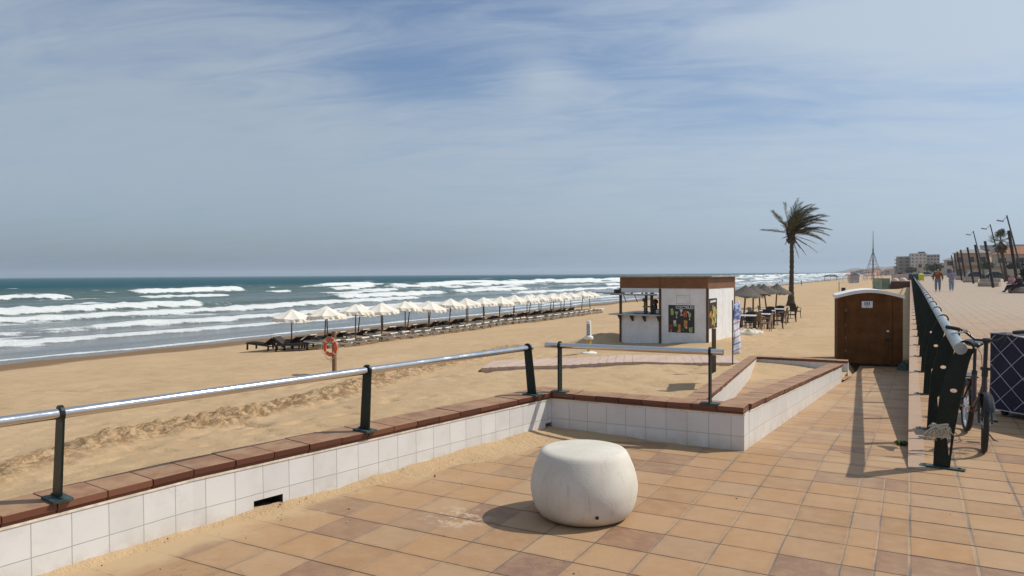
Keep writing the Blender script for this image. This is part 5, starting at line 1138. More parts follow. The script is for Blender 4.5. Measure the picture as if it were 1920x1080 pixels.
def person(label, loc, rz, J, top_m, leg_m, hair_m, shoe_m=None, hgt=1.72, longhair=False, waist=None, sleeves=True, cap=None, group=None, bare_shins=False, bag=None):
    """J: joints (metres, facing -Y): hip height, and dicts of limbs"""
    t = thing('person', label, 'person', loc, rz, group); s = hgt / 1.72; V = lambda *a: Vector(a) * s
    pel, che, nck, hd = J['pelvis'], J['chest'], J['neck'], J['head']
    P = [pel, che, nck, hd]; E = [(0, 1), (1, 2), (2, 3)]; Rr = [(.155, .115), (.175, .12), (.055, .055), (.095, .108)]
    def add(p, par, r): P.append(p); Rr.append(r); E.append((par, len(P) - 1)); return len(P) - 1
    top_ = add((hd[0], hd[1], hd[2] + .10), 3, (.07, .08))
    arms = []; legs = []
    for s_, k in ((-1, 'L'), (1, 'R')):
        sh_ = add(J['sh' + k], 1, .062); el = add(J['el' + k], sh_, .042); wr = add(J['wr' + k], el, .029); ha = add(J['ha' + k], wr, (.040, .022)); arms.append((sh_, el, wr, ha))
        hp = add(J['hip' + k], 0, .092); kn = add(J['kn' + k], hp, .058); an = add(J['an' + k], kn, .040); to = add(J['to' + k], an, (.045, .03)); legs.append((hp, kn, an, to))
    sc = lambda q: tuple(x * s for x in q); rs = lambda r_: tuple(x * s for x in r_) if isinstance(r_, tuple) else r_ * s
    skin('body', [sc(q) for q in P], E, [rs(r_) for r_ in Rr], SKIN, t)
    # face: nose, eyes, mouth, ears
    fdir = Vector(J.get('face', (0, -1, 0))).normalized(); hv = Vector(hd); sd = fdir.cross(Vector((0, 0, 1))).normalized(); m = MB()
    nz = hv + fdir * .105 + Vector((0, 0, .02)); m.hexa([nz + sd * a * .014 + Vector((0, 0, -.02)) + fdir * b_ for a, b_ in ((-1, -.02), (1, -.02), (1, .022), (-1, .022))], [nz + sd * a * .006 + Vector((0, 0, .03)) + fdir * b_ for a, b_ in ((-1, -.02), (1, -.02), (1, .0), (-1, .0))])
    for v in m.v: v *= s
    m.build('nose', SKIN, t); m = MB()
    for a in (-1, 1): q = hv + fdir * .097 + sd * a * .034 + Vector((0, 0, .042)); m.hexa([q + sd * i_ * .013 + Vector((0, 0, -.006)) + fdir * b_ for i_, b_ in ((-1, -.01), (1, -.01), (1, .004), (-1, .004))], [q + sd * i_ * .013 + Vector((0, 0, .006)) + fdir * b_ for i_, b_ in ((-1, -.01), (1, -.01), (1, .004), (-1, .004))])
    for v in m.v: v *= s
    m.build('eyes', HAIRD, t)
    # clothes follow the same joints, a little larger
    def sub(idx_pts, edges, rads, name, mt): return skin(name, [sc(q) for q in idx_pts], edges, [rs(r_) for r_ in rads], mt, t)
    tp = [pel, che, (nck[0], nck[1], nck[2] - .02)]; te = [(0, 1), (1, 2)]; tr = [(.19, .15), (.205, .155), (.075, .075)]
    tp.append((pel[0], pel[1], pel[2] - (.15 if pel[2] > .8 else .05))); te.append((0, 3)); tr.append((.182, .14))
    for a in arms:
        i0 = len(tp); tp += [P[a[0]], P[a[1]]]; te += [(1, i0), (i0, i0 + 1)]; tr += [.094, .074]
        if sleeves: tp.append(tuple(Vector(P[a[1]]).lerp(Vector(P[a[2]]), .92))); te.append((i0 + 1, i0 + 2)); tr.append(.056)
    sub(tp, te, tr, 'top', top_m)
    lp = [pel]; le = []; lr = [(.165, .125)]
    for l in legs:
        i0 = len(lp); lp += [P[l[0]], P[l[1]]]; le += [(0, i0), (i0, i0 + 1)]; lr += [.120, .094]
        if not bare_shins: lp.append(tuple(Vector(P[l[1]]).lerp(Vector(P[l[2]]), .93))); le.append((i0 + 1, i0 + 2)); lr.append(.080)
    sub(lp, le, lr, 'trousers', leg_m)
    for l in legs:
        a, b_ = Vector(P[l[2]]), Vector(P[l[3]]); sub([tuple(a - (b_ - a).normalized() * .03 - Vector((0, 0, .03))), tuple(a.lerp(b_, .5)), tuple(b_)], [(0, 1), (1, 2)], [(.05, .045), (.05, .04), (.042, .03)], 'shoe', shoe_m or SHOE)
    back = -fdir; hp_ = [hv + back * .02 + Vector((0, 0, .075)), hv + back * .055 + Vector((0, 0, .03)), hv + back * .06 + Vector((0, 0, -.05))]; hr = [(.10, .105), (.092, .095), (.07, .06)]
    he = [(0, 1), (1, 2)]
    if longhair: hp_.append(hv + back * .07 + Vector((0, 0, -.17))); hr.append((.07, .045)); he.append((2, 3))
    sub([tuple(q) for q in hp_], he, hr, 'hair', hair_m)
    if cap is not None:
        m = MB(); c = hv + Vector((0, 0, .085)); m.lathe([(.118, 0), (.112, .04), (.075, .085), (0, .10)], 16, tuple(c)); q = c + fdir * .13; m.hexa([q + sd * a * .08 + fdir * b_ for a, b_ in ((-1, -.08), (1, -.08), (.7, .06), (-.7, .06))], [q + sd * a * .08 + fdir * b_ + Vector((0, 0, .014)) for a, b_ in ((-1, -.08), (1, -.08), (.7, .06), (-.7, .06))])
        for v in m.v: v *= s
        m.build('cap', cap, t)
    if waist is not None: sub([(pel[0], pel[1], pel[2] + .02), (pel[0], pel[1], pel[2] - .12)], [(0, 1)], [(.186, .145), (.192, .15)], 'tied_jumper', waist)
    return t
def walk(a=.18, arm=.12, sep=.10, bulky=1.):
    return dict(pelvis=(0, 0, .93), chest=(0, -.01, 1.30), neck=(0, -.02, 1.47), head=(0, -.035, 1.585), hipL=(-sep, 0, .88), knL=(-sep - .01, -a * .75, .50), anL=(-sep, -a * .7, .09), toL=(-sep - .02, -a * .7 - .14, .035),
                hipR=(sep, 0, .88), knR=(sep + .01, a * .15, .50), anR=(sep, a * .9, .12), toR=(sep + .02, a * .9 - .13, .045), shL=(-.20 * bulky, -.0, 1.40), elL=(-.27 * bulky, arm * .3, 1.13), wrL=(-.27 * bulky, -arm * .6, .90), haL=(-.265 * bulky, -arm * .9, .81),
                shR=(.20 * bulky, 0, 1.40), elR=(.27 * bulky, arm * .4, 1.13), wrR=(.27 * bulky, -arm * .2, .90), haR=(.265 * bulky, -arm * .4, .81))
JEANS = cloth('blue_jeans', (.16, .21, .28)); JEANL = cloth('light_jeans', (.27, .34, .43))
person('man in a rust-brown jacket and faded blue jeans walking up the promenade towards the camera', (1.9, 66.3, 0), R(-3), walk(.16, .10, .11, 1.12), cloth('rust_jacket', (.20, .075, .022)), JEANS, HAIRD, hgt=1.80)
jw = walk(.12, .05, .09); jw.update(elL=(-.27, .02, 1.16), wrL=(-.10, -.20, 1.10), haL=(-.02, -.22, 1.12), elR=(.27, .02, 1.16), wrR=(.10, -.19, 1.06), haR=(.02, -.22, 1.06))
person('woman in pink cap, lavender top and pale jeans walking beside the man in brown', (2.9, 68.1, 0), R(4), jw, cloth('lavender_top', (.27, .26, .38)), JEANL, HAIRR, SHOEW, hgt=1.74, longhair=True, waist=cloth('beige_jumper', (.52, .40, .29)), cap=cloth('pink_cap', (.50, .25, .23)))
def sit(lean=0.1, arm=0.):
    return dict(pelvis=(0, 0, .56), chest=(0, -.06 - lean, .91), neck=(0, -.10 - lean, 1.07), head=(0, -.14 - lean, 1.18), hipL=(-.10, -.03, .53), knL=(-.13, -.46, .52), anL=(-.13, -.62, .12), toL=(-.14, -.78, .05), hipR=(.10, -.03, .53), knR=(.12, -.44, .50), anR=(.10, -.82, .14), toR=(.10, -.96, .11),
                shL=(-.19, -.07 - lean, 1.00), elL=(-.26, -.16 - lean, .76), wrL=(-.14, -.36 - lean, .66), haL=(-.08, -.42 - lean, .64), shR=(.19, -.07 - lean, 1.00), elR=(.26, -.16 - lean, .76), wrR=(.14, -.36 - lean, .68), haR=(.08, -.42 - lean, .66))
person('person in a pink top and dark trousers sitting leaning forward on the stone bench', (6.72, 64.2, .0), R(-66), sit(.14), cloth('pink_top', (.52, .25, .29)), cloth('navy_trousers', (.02, .022, .04)), HAIRR, group=None)
person('white-haired person in a dark top sitting beside the person in pink on the stone bench', (6.98, 63.4, .0), R(-62), sit(.05), cloth('dark_top', (.028, .02, .028)), cloth('black_trousers', (.018, .018, .022)), HAIRW)
person('distant person in brown shorts standing alone on the open sand', (-26.3, 213.5, zs(-26.3, 213.5)), R(70), walk(.1), SKIN, cloth('brown_shorts', (.16, .07, .04)), HAIRD, bare_shins=True)
person('dark-clothed person on the landing behind the white boulders', (-1.55, 136, .0), R(0), walk(.05), cloth('dark_brown_top', (.06, .035, .025)), cloth('dark_trousers', (.05, .04, .04)), HAIRD)
person('tiny far-off person in dark clothes by the surf', (-63, 430, float(sand_base(-46, 430))-.4), R(30), walk(.1), cloth('black_wetsuit', (.03, .03, .035)), JEANS, HAIRD)

# ------------------------------------------------------------------ promenade furniture in the distance
DPOLE = simple('dark_brown_timber', (.028, .024, .022), .75, var=.35, scale=3, stain=((.06, .042, .03), .4)); STB = simple('pale_stone_bench', (.40, .32, .24), .85, var=.2, scale=3, bump=.3); LAMPM = simple('lamp_grey', (.035, .05, .055), .5)
PL = [(7.75, 71.6, 'nearest'), (7.05, 83.8, 'second'), (6.95, 94.5, 'third'), (7.2, 111, 'fourth'), (7.27, 126.8, 'fifth'), (7.6, 143, 'sixth'), (8.1, 163, 'seventh'), (8.6, 186, 'farthest')]
m = MB(); m.tube([(0, 0, -.2), (-.37, -.12, 2.4), (-.74, -.26, 4.85)], [.125, .12, .115], 12); pb = m.build('timber_mast', DPOLE, None, auto=True)
cpm = MB(); cpm.cyl((-.74, -.26, 4.84), (-.745, -.262, 4.90), .122, n=12); cp0 = cpm.build('cap', LAMPM, pb)
for k, (x, y, w_) in enumerate(PL):
    if k == 0: o = pb
    else:
        o = pb.copy(); COL.objects.link(o); c = cp0.copy(); COL.objects.link(c); c.parent = o
    o.location = (x, y, 0); o.scale = (1, 1, [1.0, .92, .92, .96, .98, 1.0, 1.02, 1.05][k]); tag(o, f'dark timber mast leaning left, {w_} of the row along the promenade', 'mast', 'leaning timber masts on the promenade')
def bench(lab, x, y, rz):
    m = MB(); L_ = 1.9; prof = [(-.32, .0), (-.36, .12), (-.36, .40), (-.32, .45), (.10, .45), (.16, .50), (.26, .80), (.36, .80), (.38, .3), (.36, .0)]; N_ = 14; rg = []
    for k in range(N_ + 1):
        f = k / N_ - .5; off = .55 * f * f; rg.append([m.vert((f * L_, a + off, b)) for a, b in prof])
    for A_, B_ in zip(rg, rg[1:]):
        for i in range(len(prof)): m.face((A_[i], B_[i], B_[(i + 1) % len(prof)], A_[(i + 1) % len(prof)]))
    m.face(rg[0]); m.face(rg[-1][::-1]); o = m.build('stone_bench', STB, None, loc=(x, y, 0), bevel=.02); o.rotation_euler = (0, 0, rz); tag(o, lab, 'bench', 'pale stone benches among the masts'); return o
bench('pale curved stone bench carrying the two seated people', 6.95, 63.6, R(-60))
bench('pale stone bench between the second and third leaning masts', 7.15, 90.0, R(-20)); bench('pale stone bench beside the fourth leaning mast', 7.6, 123, R(-15)); bench('pale stone bench by the seventh leaning mast, small in the distance', 8.3, 158, R(-10))
def lamp(lab, x, y, tx, tz, arm):
    t = thing('street_lamp', lab, 'street lamp', (x, y, 0), 0, 'leaning street lamps'); m = MB(); m.tube([(0, 0, -.2), (tx * .5, -.15, tz * .5), (tx, -.3, tz)], [.11, .095, .075], 10); m.build('pole', LAMPM, t, auto=True)
    m = MB(); m.bar((tx + .02, -.3, tz - .12), (tx - arm + .1, -.3, tz - .62), .05, .05); m.build('arm', LAMPM, t); m = MB(); m.hexa([(tx - arm - .55, -.45, tz - .62), (tx - arm + .15, -.45, tz - .76), (tx - arm + .15, -.15, tz - .76), (tx - arm - .55, -.15, tz - .62)], [(tx - arm - .5, -.42, tz - .48), (tx - arm + .15, -.42, tz - .64), (tx - arm + .15, -.18, tz - .64), (tx - arm - .5, -.18, tz - .48)]); m.build('lamp_head', simple('lamp_head_grey', (.16, .17, .17), .4), t)
lamp('dark leaning street lamp nearest, rising behind the fan palm', 11.75, 103.2, -1.85, 8.15, .45); lamp('dark leaning street lamp in the middle, left of the fan palm', 12.0, 126, -1.9, 8.4, .55); lamp('dark leaning street lamp farthest away, behind the third mast', 11.1, 145, -1.85, 8.4, .5)

# fan palm
fpx, fpy = 13.1, 135.0; t = thing('fan_palm', 'leaning fan palm with a brown skirt of dead leaves among the masts', 'palm tree', (fpx, fpy, 0)); rq = random.Random(31)
m = MB(); m.tube([(.0, 0, -.2), (-.35, 0, 2.2), (-.72, 0, 4.8), (-.85, 0, 6.2)], [.30, .21, .20, .24], 12); m.build('trunk', BARK, t, smooth=True)
def fan(m, c, d0, L, r_, nb=13, w=.11):
    d0 = Vector(d0).normalized(); e = c + d0 * L; m.tube([c, c + d0 * L * .5 + Vector((0, 0, .04)), e], [.035, .028, .02], 4); sd = d0.cross(Vector((0, 0, 1)))
    if sd.length < .1: sd = Vector((1, 0, 0))
    sd.normalize(); upv = sd.cross(d0)
    for k in range(nb):
        a = (k / (nb - 1) - .5) * R(250); b_ = (d0 * math.cos(a) + (sd * .9 + upv * .3) * math.sin(a)).normalized(); wv = b_.cross(upv + d0 * .2).normalized() * w * .5; tip = e + b_ * r_ * rq.uniform(.85, 1.1) + Vector((0, 0, -.12)); md = e + b_ * r_ * .55; m.poly([e, md - wv, tip, md + wv])
m = MB(); c0 = Vector((-.86, 0, 6.3))
for k in range(26):
    a = rq.uniform(0, 6.283); e = rq.uniform(-40, 88); fan(m, c0, (math.cos(a) * math.cos(R(e)), math.sin(a) * math.cos(R(e)), math.sin(R(e))), rq.uniform(.9, 1.5), rq.uniform(.65, .9))
m.build('crown', leafmat('fan_leaf', (.035, .045, .018), (.07, .075, .03), (.13, .12, .06)), t); m = MB()
for k in range(60):
    a = rq.uniform(0, 6.283); fan(m, c0 + Vector((.02, 0, -rq.uniform(.1, 1.1))), (math.cos(a) * .7, math.sin(a) * .7, -rq.uniform(.4, 1.1)), rq.uniform(.5, .85), rq.uniform(.4, .6), 7, .13)
m.build('dead_leaf_skirt', FDRY, t)
def leafy(m, c, rx, ry, rz, n_, size, rq):
    for k in range(n_):
        a = rq.uniform(0, 6.283); u = rq.uniform(-1, 1); r_ = rq.random() ** .4; s_ = math.sqrt(1 - u * u); lump = .75 + .25 * math.sin(3 * a + 5 * u) ; p = Vector((c[0] + rx * r_ * s_ * math.cos(a) * lump, c[1] + ry * r_ * s_ * math.sin(a) * lump, c[2] + rz * r_ * u * lump))
        d0 = Vector((rq.gauss(0, 1), rq.gauss(0, 1), rq.gauss(0, 1))).normalized(); e = d0.orthogonal().normalized(); f = d0.cross(e); sz = size * rq.uniform(.6, 1.3); m.poly([p - e * sz * .5, p + f * sz * .3, p + e * sz * .6, p - f * sz * .3])
LEAF = leafmat('shrub_leaf', (.025, .04, .018), (.05, .07, .03), (.085, .10, .045))
m = MB(); rq = random.Random(9); leafy(m, (0, 0, 1.45), .65, .6, .75, 700, .16, rq); t = thing('shrub', 'small dark round shrub behind the seated people', 'shrub', (7.75, 67.3, 0)); m.build('foliage', leafmat('dark_leaf', (.010, .012, .010), (.02, .022, .018), (.03, .035, .025)), t); m = MB(); m.cyl((0, 0, 0), (0, 0, 1.2), .06, .04, 8); m.build('stem', BARK, t)

# bins, container, landing
def wheeled_bin(lab, x, y, c, w_=1.0, h_=1.15, grp='bins by the railing'):
    mt = simple('bin_' + lab.split()[0], c, .5, var=.15); t = thing('waste_bin', lab, 'bin', (x, y, 0), R(8), grp); m = MB(); m.hexa([(-w_ * .42, -.34, .14), (w_ * .42, -.34, .14), (w_ * .42, .34, .14), (-w_ * .42, .34, .14)], [(-w_ / 2, -.42, h_ - .12), (w_ / 2, -.42, h_ - .12), (w_ / 2, .42, h_ - .12), (-w_ / 2, .42, h_ - .12)]); m.build('tub', mt, t, bevel=.03)
    m = MB(); m.hexa([(-w_ * .53, -.46, h_ - .115), (w_ * .53, -.46, h_ - .115), (w_ * .53, .46, h_ - .115), (-w_ * .53, .46, h_ - .115)], [(-w_ * .45, -.36, h_ + .02), (w_ * .45, -.36, h_ + .02), (w_ * .45, .36, h_ + .10), (-w_ * .45, .36, h_ + .10)]); m.build('lid', mt, t, bevel=.03); m = MB()
    for a in (-1, 1): m.cyl((a * w_ * .36 - .03, -.25, .08), (a * w_ * .36 + .03, -.25, .08), .08, n=12)
    m.build('wheels', RUB, t)
wheeled_bin('navy wheeled bin on the left of the railing end', -.35, 150, (.02, .03, .075), 1.25, 1.2); wheeled_bin('dark green wheeled bin between the navy and yellow bins', .95, 143, (.03, .06, .05), 1.1, 1.2); wheeled_bin('yellow wheeled bin on the right of the railing', 1.62, 140, (.58, .56, .03), .78, 1.15)
ycar = 190
def car(lab, x, y, rz, c):
    t = thing('parked_car', lab, 'car', (x, y, 0), rz); pm_ = simple('paint_' + lab.split()[0], c, .25, var=.05, coat=.5); m = MB(); prof = [(-2.05, .28), (-2.1, .62), (-1.95, .86), (-1.25, .93), (1.0, .93), (1.95, .80), (2.1, .55), (2.08, .28)]
    m.hexa([(a, -.84, b) for a, b in prof], [(a, .84, b) for a, b in prof]); m.build('body', pm_, t, bevel=.06); m = MB(); pr2 = [(-1.75, .932), (-1.25, 1.40), (.20, 1.44), (1.02, .932)]; m.hexa([(a, -.72, b) for a, b in pr2], [(a, .72, b) for a, b in pr2]); m.build('window_glass', simple('car_glass', (.02, .025, .03), .08), t, bevel=.05); m = MB(); m.box((-1.2, -.66, 1.425), (.2, .66, 1.465)); m.build('roof', pm_, t, bevel=.02)
    for a in (-1.25, 1.3):
        for s_ in (-1, 1): m = MB(); m.cyl((a, s_ * .70, .31), (a, s_ * .87, .31), .31, n=20); wo = m.build('wheel', RUB, t); m = MB(); m.cyl((a, s_ * .872, .31), (a, s_ * .88, .31), .19, n=14); m.build('rim', CHR, wo)
    return t
car('silver car parked far away beyond the bins', 4.2, 232, R(10), (.45, .47, .48)); car('black car parked in front of the low villa wall', 15.5, 178, R(4), (.02, .02, .025)); car('dark blue car parked near the fifth mast by the villa wall', 12.2, 180, R(8), (.02, .025, .05))

gx0, gy0 = -4.75, 116.0; gz0 = zs(gx0, gy0); t = thing('beach_container', 'green metal container on the sand, pale on one side and dark green on the other', 'container', (gx0, gy0, gz0 - .1))
GRP = simple('faded_green_panel', (.27, .33, .24), .7, var=.25, scale=1.5, stain=((.40, .38, .27), .5)); GRD = simple('dark_green_panel', (.035, .062, .042), .6, var=.25, scale=2)
q = [(0, 0), (1.18, -.55), (2.15, 2.1), (.9, 2.75)]; m = MB(); m.poly([(q[0][0], q[0][1], 0), (q[1][0], q[1][1], 0), (q[1][0], q[1][1], 1.6), (q[0][0], q[0][1], 1.6)]); m.poly([(q[3][0], q[3][1], 0), (q[0][0], q[0][1], 0), (q[0][0], q[0][1], 1.6), (q[3][0], q[3][1], 1.6)]); m.build('pale_panel', GRP, t)
m = MB(); m.poly([(q[1][0], q[1][1], 0), (q[2][0], q[2][1], 0), (q[2][0], q[2][1], 1.6), (q[1][0], q[1][1], 1.6)]); m.poly([(q[2][0], q[2][1], 0), (q[3][0], q[3][1], 0), (q[3][0], q[3][1], 1.6), (q[2][0], q[2][1], 1.6)]); m.build('dark_panel', GRD, t); m = MB(); m.hexa([(a * 1.03 - .03, b * 1.03, 1.602) for a, b in q], [(a * 1.03 - .03, b * 1.03, 1.67) for a, b in q]); m.build('top_rim', GRD, t)
lz0 = zs(-2, 118.5); BRK = simple('red_brown_brick', (.125, .055, .038), .85, var=.3, scale=6, bump=.3); t = thing('stair_landing', 'red-brown brick stair landing jutting from the promenade onto the sand', 'landing', (-2.5, 118.4, 0))
m = MB(); m.box((0, 0, lz0 - .4), (2.45, 9, .18)); m.build('wall', BRK, t); m = MB(); m.box((-.08, -.1, .183), (2.48, 9, .28)); m.build('coping', simple('pale_pink_coping', (.50, .37, .31), .8), t)
for k in range(4): m = MB(); m.box((-.35 * (k + 1), .4, lz0 - .4), (-.35 * k - .003, 3.0, .18 - .27 * (k + 1))); m.build('step', BRK, t)
m = MB(); m.tube([(-.1, -.1, lz0), (-.1, -.1, 1.35), (-1.4, -.1, .5), (-1.4, -.1, lz0)], .035, 6); m.build('handrail', WPL, t)
for k, (x, r_) in enumerate(((-1.95, .5), (-.95, .55))):
    m = MB(); m.lathe([(r_ * math.cos(a) * (1 + .04 * math.sin(a * 9)), r_ * .85 * math.sin(a)) for a in [i * math.pi / 16 for i in range(0, 8)]] + [(0, r_ * .85)], 18); o = m.build('boulder', simple('pale_boulder', (.55, .47, .41), .85, var=.15, bump=.4, bscale=8), None, smooth=True, loc=(x, 120.2 + k * .4, .27)); tag(o, f'rounded pale boulder on the landing, the {"left" if k == 0 else "right"} one of the pair', 'boulder', 'pale boulders on the landing')
m = MB(); m.box((-2.6, 128.0, .281), (-.25, 128.35, 1.25)); o = m.build('rendered_wall', simple('pink_render', (.52, .38, .31), .85)); tag(o, 'pale pink rendered wall behind the white boulders', 'wall')

# hut, mast, far shelters
hx_, hy_ = -15.1, 226; hz1 = zs(hx_, hy_); t = thing('beach_hut', 'small white beach hut with a dark pitched roof far along the sand', 'hut', (hx_, hy_, hz1)); m = MB(); m.box((0, 0, 0), (2.5, 2.6, 2.25)); m.build('wall', simple('hut_white', (.52, .47, .46), .7, var=.1), t); m = MB(); m.hexa([(-.25, -.3, 2.253), (2.75, -.3, 2.253), (2.75, 2.9, 2.253), (-.25, 2.9, 2.253)], [(.9, 1.0, 2.9), (1.6, 1.0, 2.9), (1.6, 1.6, 2.9), (.9, 1.6, 2.9)]); m.build('roof', simple('hut_roof', (.05, .04, .04), .8), t); m = MB()
for x in (.1, .95): m.box((x, -.35, .0), (x + .55, -.01, .55))
m.build('white_crates', WPL, t); m = MB(); m.box((.3, -.012, .9), (2.2, .0, 1.9)); m.build('shutter', simple('hut_shutter', (.40, .36, .37), .7), t); m = MB(); m.box((2.45, -.9, 0), (2.55, -.8, 2.3)); m.box((-.1, -.9, 0), (0, -.8, 2.3)); m.build('veranda_post', DPOLE, t)
mx, my = -6.78, 167.5; mz = zs(mx, my); t = thing('rope_pyramid', 'tall dark mast carrying a cone of climbing ropes on the beach', 'climbing frame', (mx, my, mz)); m = MB(); m.tube([(0, 0, -.5), (0, 0, 7.2), (0, 0, 11.0)], [.10, .09, .035], 8); m.build('mast', LAMPM, t); m = MB(); m.cyl((0, 0, 6.6), (0, 0, 7.3), .13, n=8); m.build('mast_sleeve', LAMPM, t); m = MB(); apex = Vector((0, 0, 6.9))
for k in range(8): a = k * math.pi / 4 + .2; m.cyl(apex, (2.0 * math.cos(a), 2.0 * math.sin(a), .6), .028, n=4)
for f in (.33, .45, .58, .70, .82, .93):
    m.tube([(2.0 * f * math.cos(k * math.pi / 4 + .2), 2.0 * f * math.sin(k * math.pi / 4 + .2), 6.9 - 6.3 * f) for k in range(8)], .025, 4, closed=True)
m.build('rope_net', simple('grey_rope', (.16, .12, .13), .8), t)
def shelter(lab, x, y, s_=1.):
    z = zs(x, y); t = thing('thatched_shelter', lab, 'shelter', (x, y, z), 0, None); m = MB()
    for a, b in ((-3, -1), (0, -1), (3, -1), (-3, 1), (3, 1)): m.cyl((a, b, 0), (a, b, 2.3), .09, n=6)
    m.build('posts', DPOLE, t); m = MB(); m.hexa([(-4.2, -1.8, 2.1), (4.2, -1.8, 2.1), (4.2, 1.8, 2.1), (-4.2, 1.8, 2.1)], [(-2.5, -.3, 3.1), (2.5, -.3, 3.1), (2.5, .3, 3.1), (-2.5, .3, 3.1)]); m.build('thatch_roof', THATCH, t)
shelter('low dark thatched shelter far out on the sand near the surf', -38.0, 430)
fxx, fyy = -50., 345.; m = MB(); rq = random.Random(17)
for k in range(15):
    x = k * .8 + rq.uniform(-.15, .15); y = rq.uniform(-3, 3); z0_ = float(sand_base(fxx + 10 + x, fyy)) ; m.cyl((x, y, z0_ - .3), (x + rq.uniform(-.1, .1), y, z0_ + 1.6), .06, n=5)
m.tube([(0, 0, float(sand_base(fxx + 10, fyy)) + 1.0), (11, 0, float(sand_base(fxx + 20, fyy)) + 1.0)], .04, 4); o = m.build('stick_fence', simple('grey_sticks', (.26, .22, .18), .9), None, loc=(fxx + 13, fyy, 0)); tag(o, 'distant fence of thin grey sticks near the surf, left of the palm', 'fence')
# thin stake and dark-topped post in the sand behind the toilet
for (x, y, h_, lab, capd) in ((-5.75, 73., 1.75, 'thin pale stake standing alone in the sand to the left behind the toilet roof', False), (-2.95, 40.0, 1.75, 'slim post with a black cap rising just behind the toilet roof', True)):
    z = zs(x, y); m = MB(); m.cyl((0, 0, -.3), (0, 0, h_), .04, n=8); o = m.build('stake', POLE if capd else simple('pale_stake', (.42, .32, .2), .8), None, loc=(x, y, z)); tag(o, lab, 'stake')
    if capd: m = MB(); m.cyl((0, 0, h_), (0, 0, h_ + .18), .10, n=10); m.build('cap', BLACKTOP, o)
# gull
gp = Vector((-35.2, 240, 8.2)); m = MB()
m.tube([(-.18, 0, 0), (0, 0, .0), (.2, 0, .02), (.26, 0, .02)], [.02, .06, .05, .01], 6); g_ = m.build('seagull', simple('gull_grey', (.10, .10, .11), .8), None, smooth=True, loc=gp); tag(g_, 'single dark gull flying above the horizon left of the palm', 'bird')
m = MB()
for s_ in (-1, 1): m.hexa([(.06, s_ * .04, .02), (-.10, s_ * .04, .02), (-.12, s_ * .32, .12), (.03, s_ * .32, .14)], [(.06, s_ * .04, .035), (-.10, s_ * .04, .035), (-.12, s_ * .32, .132), (.03, s_ * .32, .152)]); m.hexa([(.03, s_ * .322, .14), (-.12, s_ * .322, .12), (-.14, s_ * .66, .04), (-.08, s_ * .66, .05)], [(.03, s_ * .322, .15), (-.12, s_ * .322, .13), (-.14, s_ * .66, .045), (-.08, s_ * .66, .055)])
m.build('wings', g_.data.materials[0], g_)

# ------------------------------------------------------------------ buildings
def fac(name, c): return simple(name, c, .85, var=.10, scale=.4, stain=((c[0] * .75, c[1] * .73, c[2] * .7), .4))
GLS = simple('dark_window_glass', (.045, .05, .055), .25); SHD = simple('terracotta_roof', (.34, .135, .062), .85, var=.25, scale=1.2); SHUT = simple('grey_shutter', (.24, .22, .20), .7)
def block(lab, cat, x, y, rz, Wd, Dp, Hh, floors, bays, cwall, kind='flat', balc=True, win=(.45, .55), roofm=None, group=None):
    t = thing('apartment_building' if floors > 3 else 'villa', lab, cat, (x, y, -.6), rz, group); wm = fac('render_' + lab.split()[0] + str(len(bpy.data.materials)), cwall); m = MB(); m.box((0, 0, 0), (Wd, Dp, Hh + .6)); m.build('wall', wm, t)
    fh = Hh / floors; n_ = 0
    for side in (0, 1):        # front (-Y) and left (-X) faces
        Ls = Wd if side == 0 else Dp; nb = bays if side == 0 else max(1, round(bays * Dp / Wd)); bw = Ls / nb
        for f in range(floors):
            for b_ in range(nb):
                if n_ >= 90: continue
                n_ += 1; u0 = b_ * bw + bw * (1 - win[0]) / 2; u1 = u0 + bw * win[0]; z0_ = .6 + f * fh + fh * (.12 if balc else .3); z1_ = z0_ + fh * win[1]; m = MB()
                if side == 0: m.box((u0, -.06, z0_), (u1, -.003, z1_))
                else: m.box((-.06, u0, z0_), (-.003, u1, z1_))
                m.build('window', GLS, t)
            if balc:
                m = MB()
                if side == 0: m.box((.02 * Wd, -1.2, .6 + f * fh - .12), (.98 * Wd, -.065, .6 + f * fh + .0)); m.box((.02 * Wd, -1.2, .6 + f * fh + .003), (.98 * Wd, -1.1, .6 + f * fh + .75))
                else: m.box((-1.2, .02 * Dp, .6 + f * fh - .12), (-.065, .98 * Dp, .6 + f * fh + .0)); m.box((-1.2, .02 * Dp, .6 + f * fh + .003), (-1.1, .98 * Dp, .6 + f * fh + .75))
                if f > 0: m.build('balcony', wm, t)
    m = MB()
    if kind == 'flat': m.box((-.2, -.2, Hh + .603), (Wd + .2, Dp + .2, Hh + .85)); m.build('roof', roofm or wm, t)
    else: m.hexa([(-.7, -.7, Hh + .603), (Wd + .7, -.7, Hh + .603), (Wd + .7, Dp + .7, Hh + .603), (-.7, Dp + .7, Hh + .603)], [(Wd * .28, Dp * .45, Hh + .6 + kind), (Wd * .72, Dp * .45, Hh + .6 + kind), (Wd * .72, Dp * .55, Hh + .6 + kind), (Wd * .28, Dp * .55, Hh + .6 + kind)]); m.build('roof', roofm or SHD, t)
    return t
b1 = block('tan six-storey apartment block with balconies at the end of the beach', 'apartment block', -8.6, 640, R(6), 8.6, 14, 13.2, 5, 2, (.36, .29, .235))
b2 = block('pale grey six-storey apartment block, the tallest on the skyline', 'apartment block', .2, 628, R(4), 10.5, 16, 15.2, 6, 4, (.46, .44, .42), balc=False, win=(.35, .4))
b3 = block('grey slab wing attached behind the pale apartment block', 'apartment block', 10.9, 632, R(4), 8.4, 16, 14.2, 6, 4, (.30, .29, .30), balc=False, win=(.6, .45))
m = MB(); m.box((5.5, 4, 15.9), (9.8, 9, 17.3)); m.build('plant_room', fac('dark_plant_room', (.12, .12, .13)), b2)
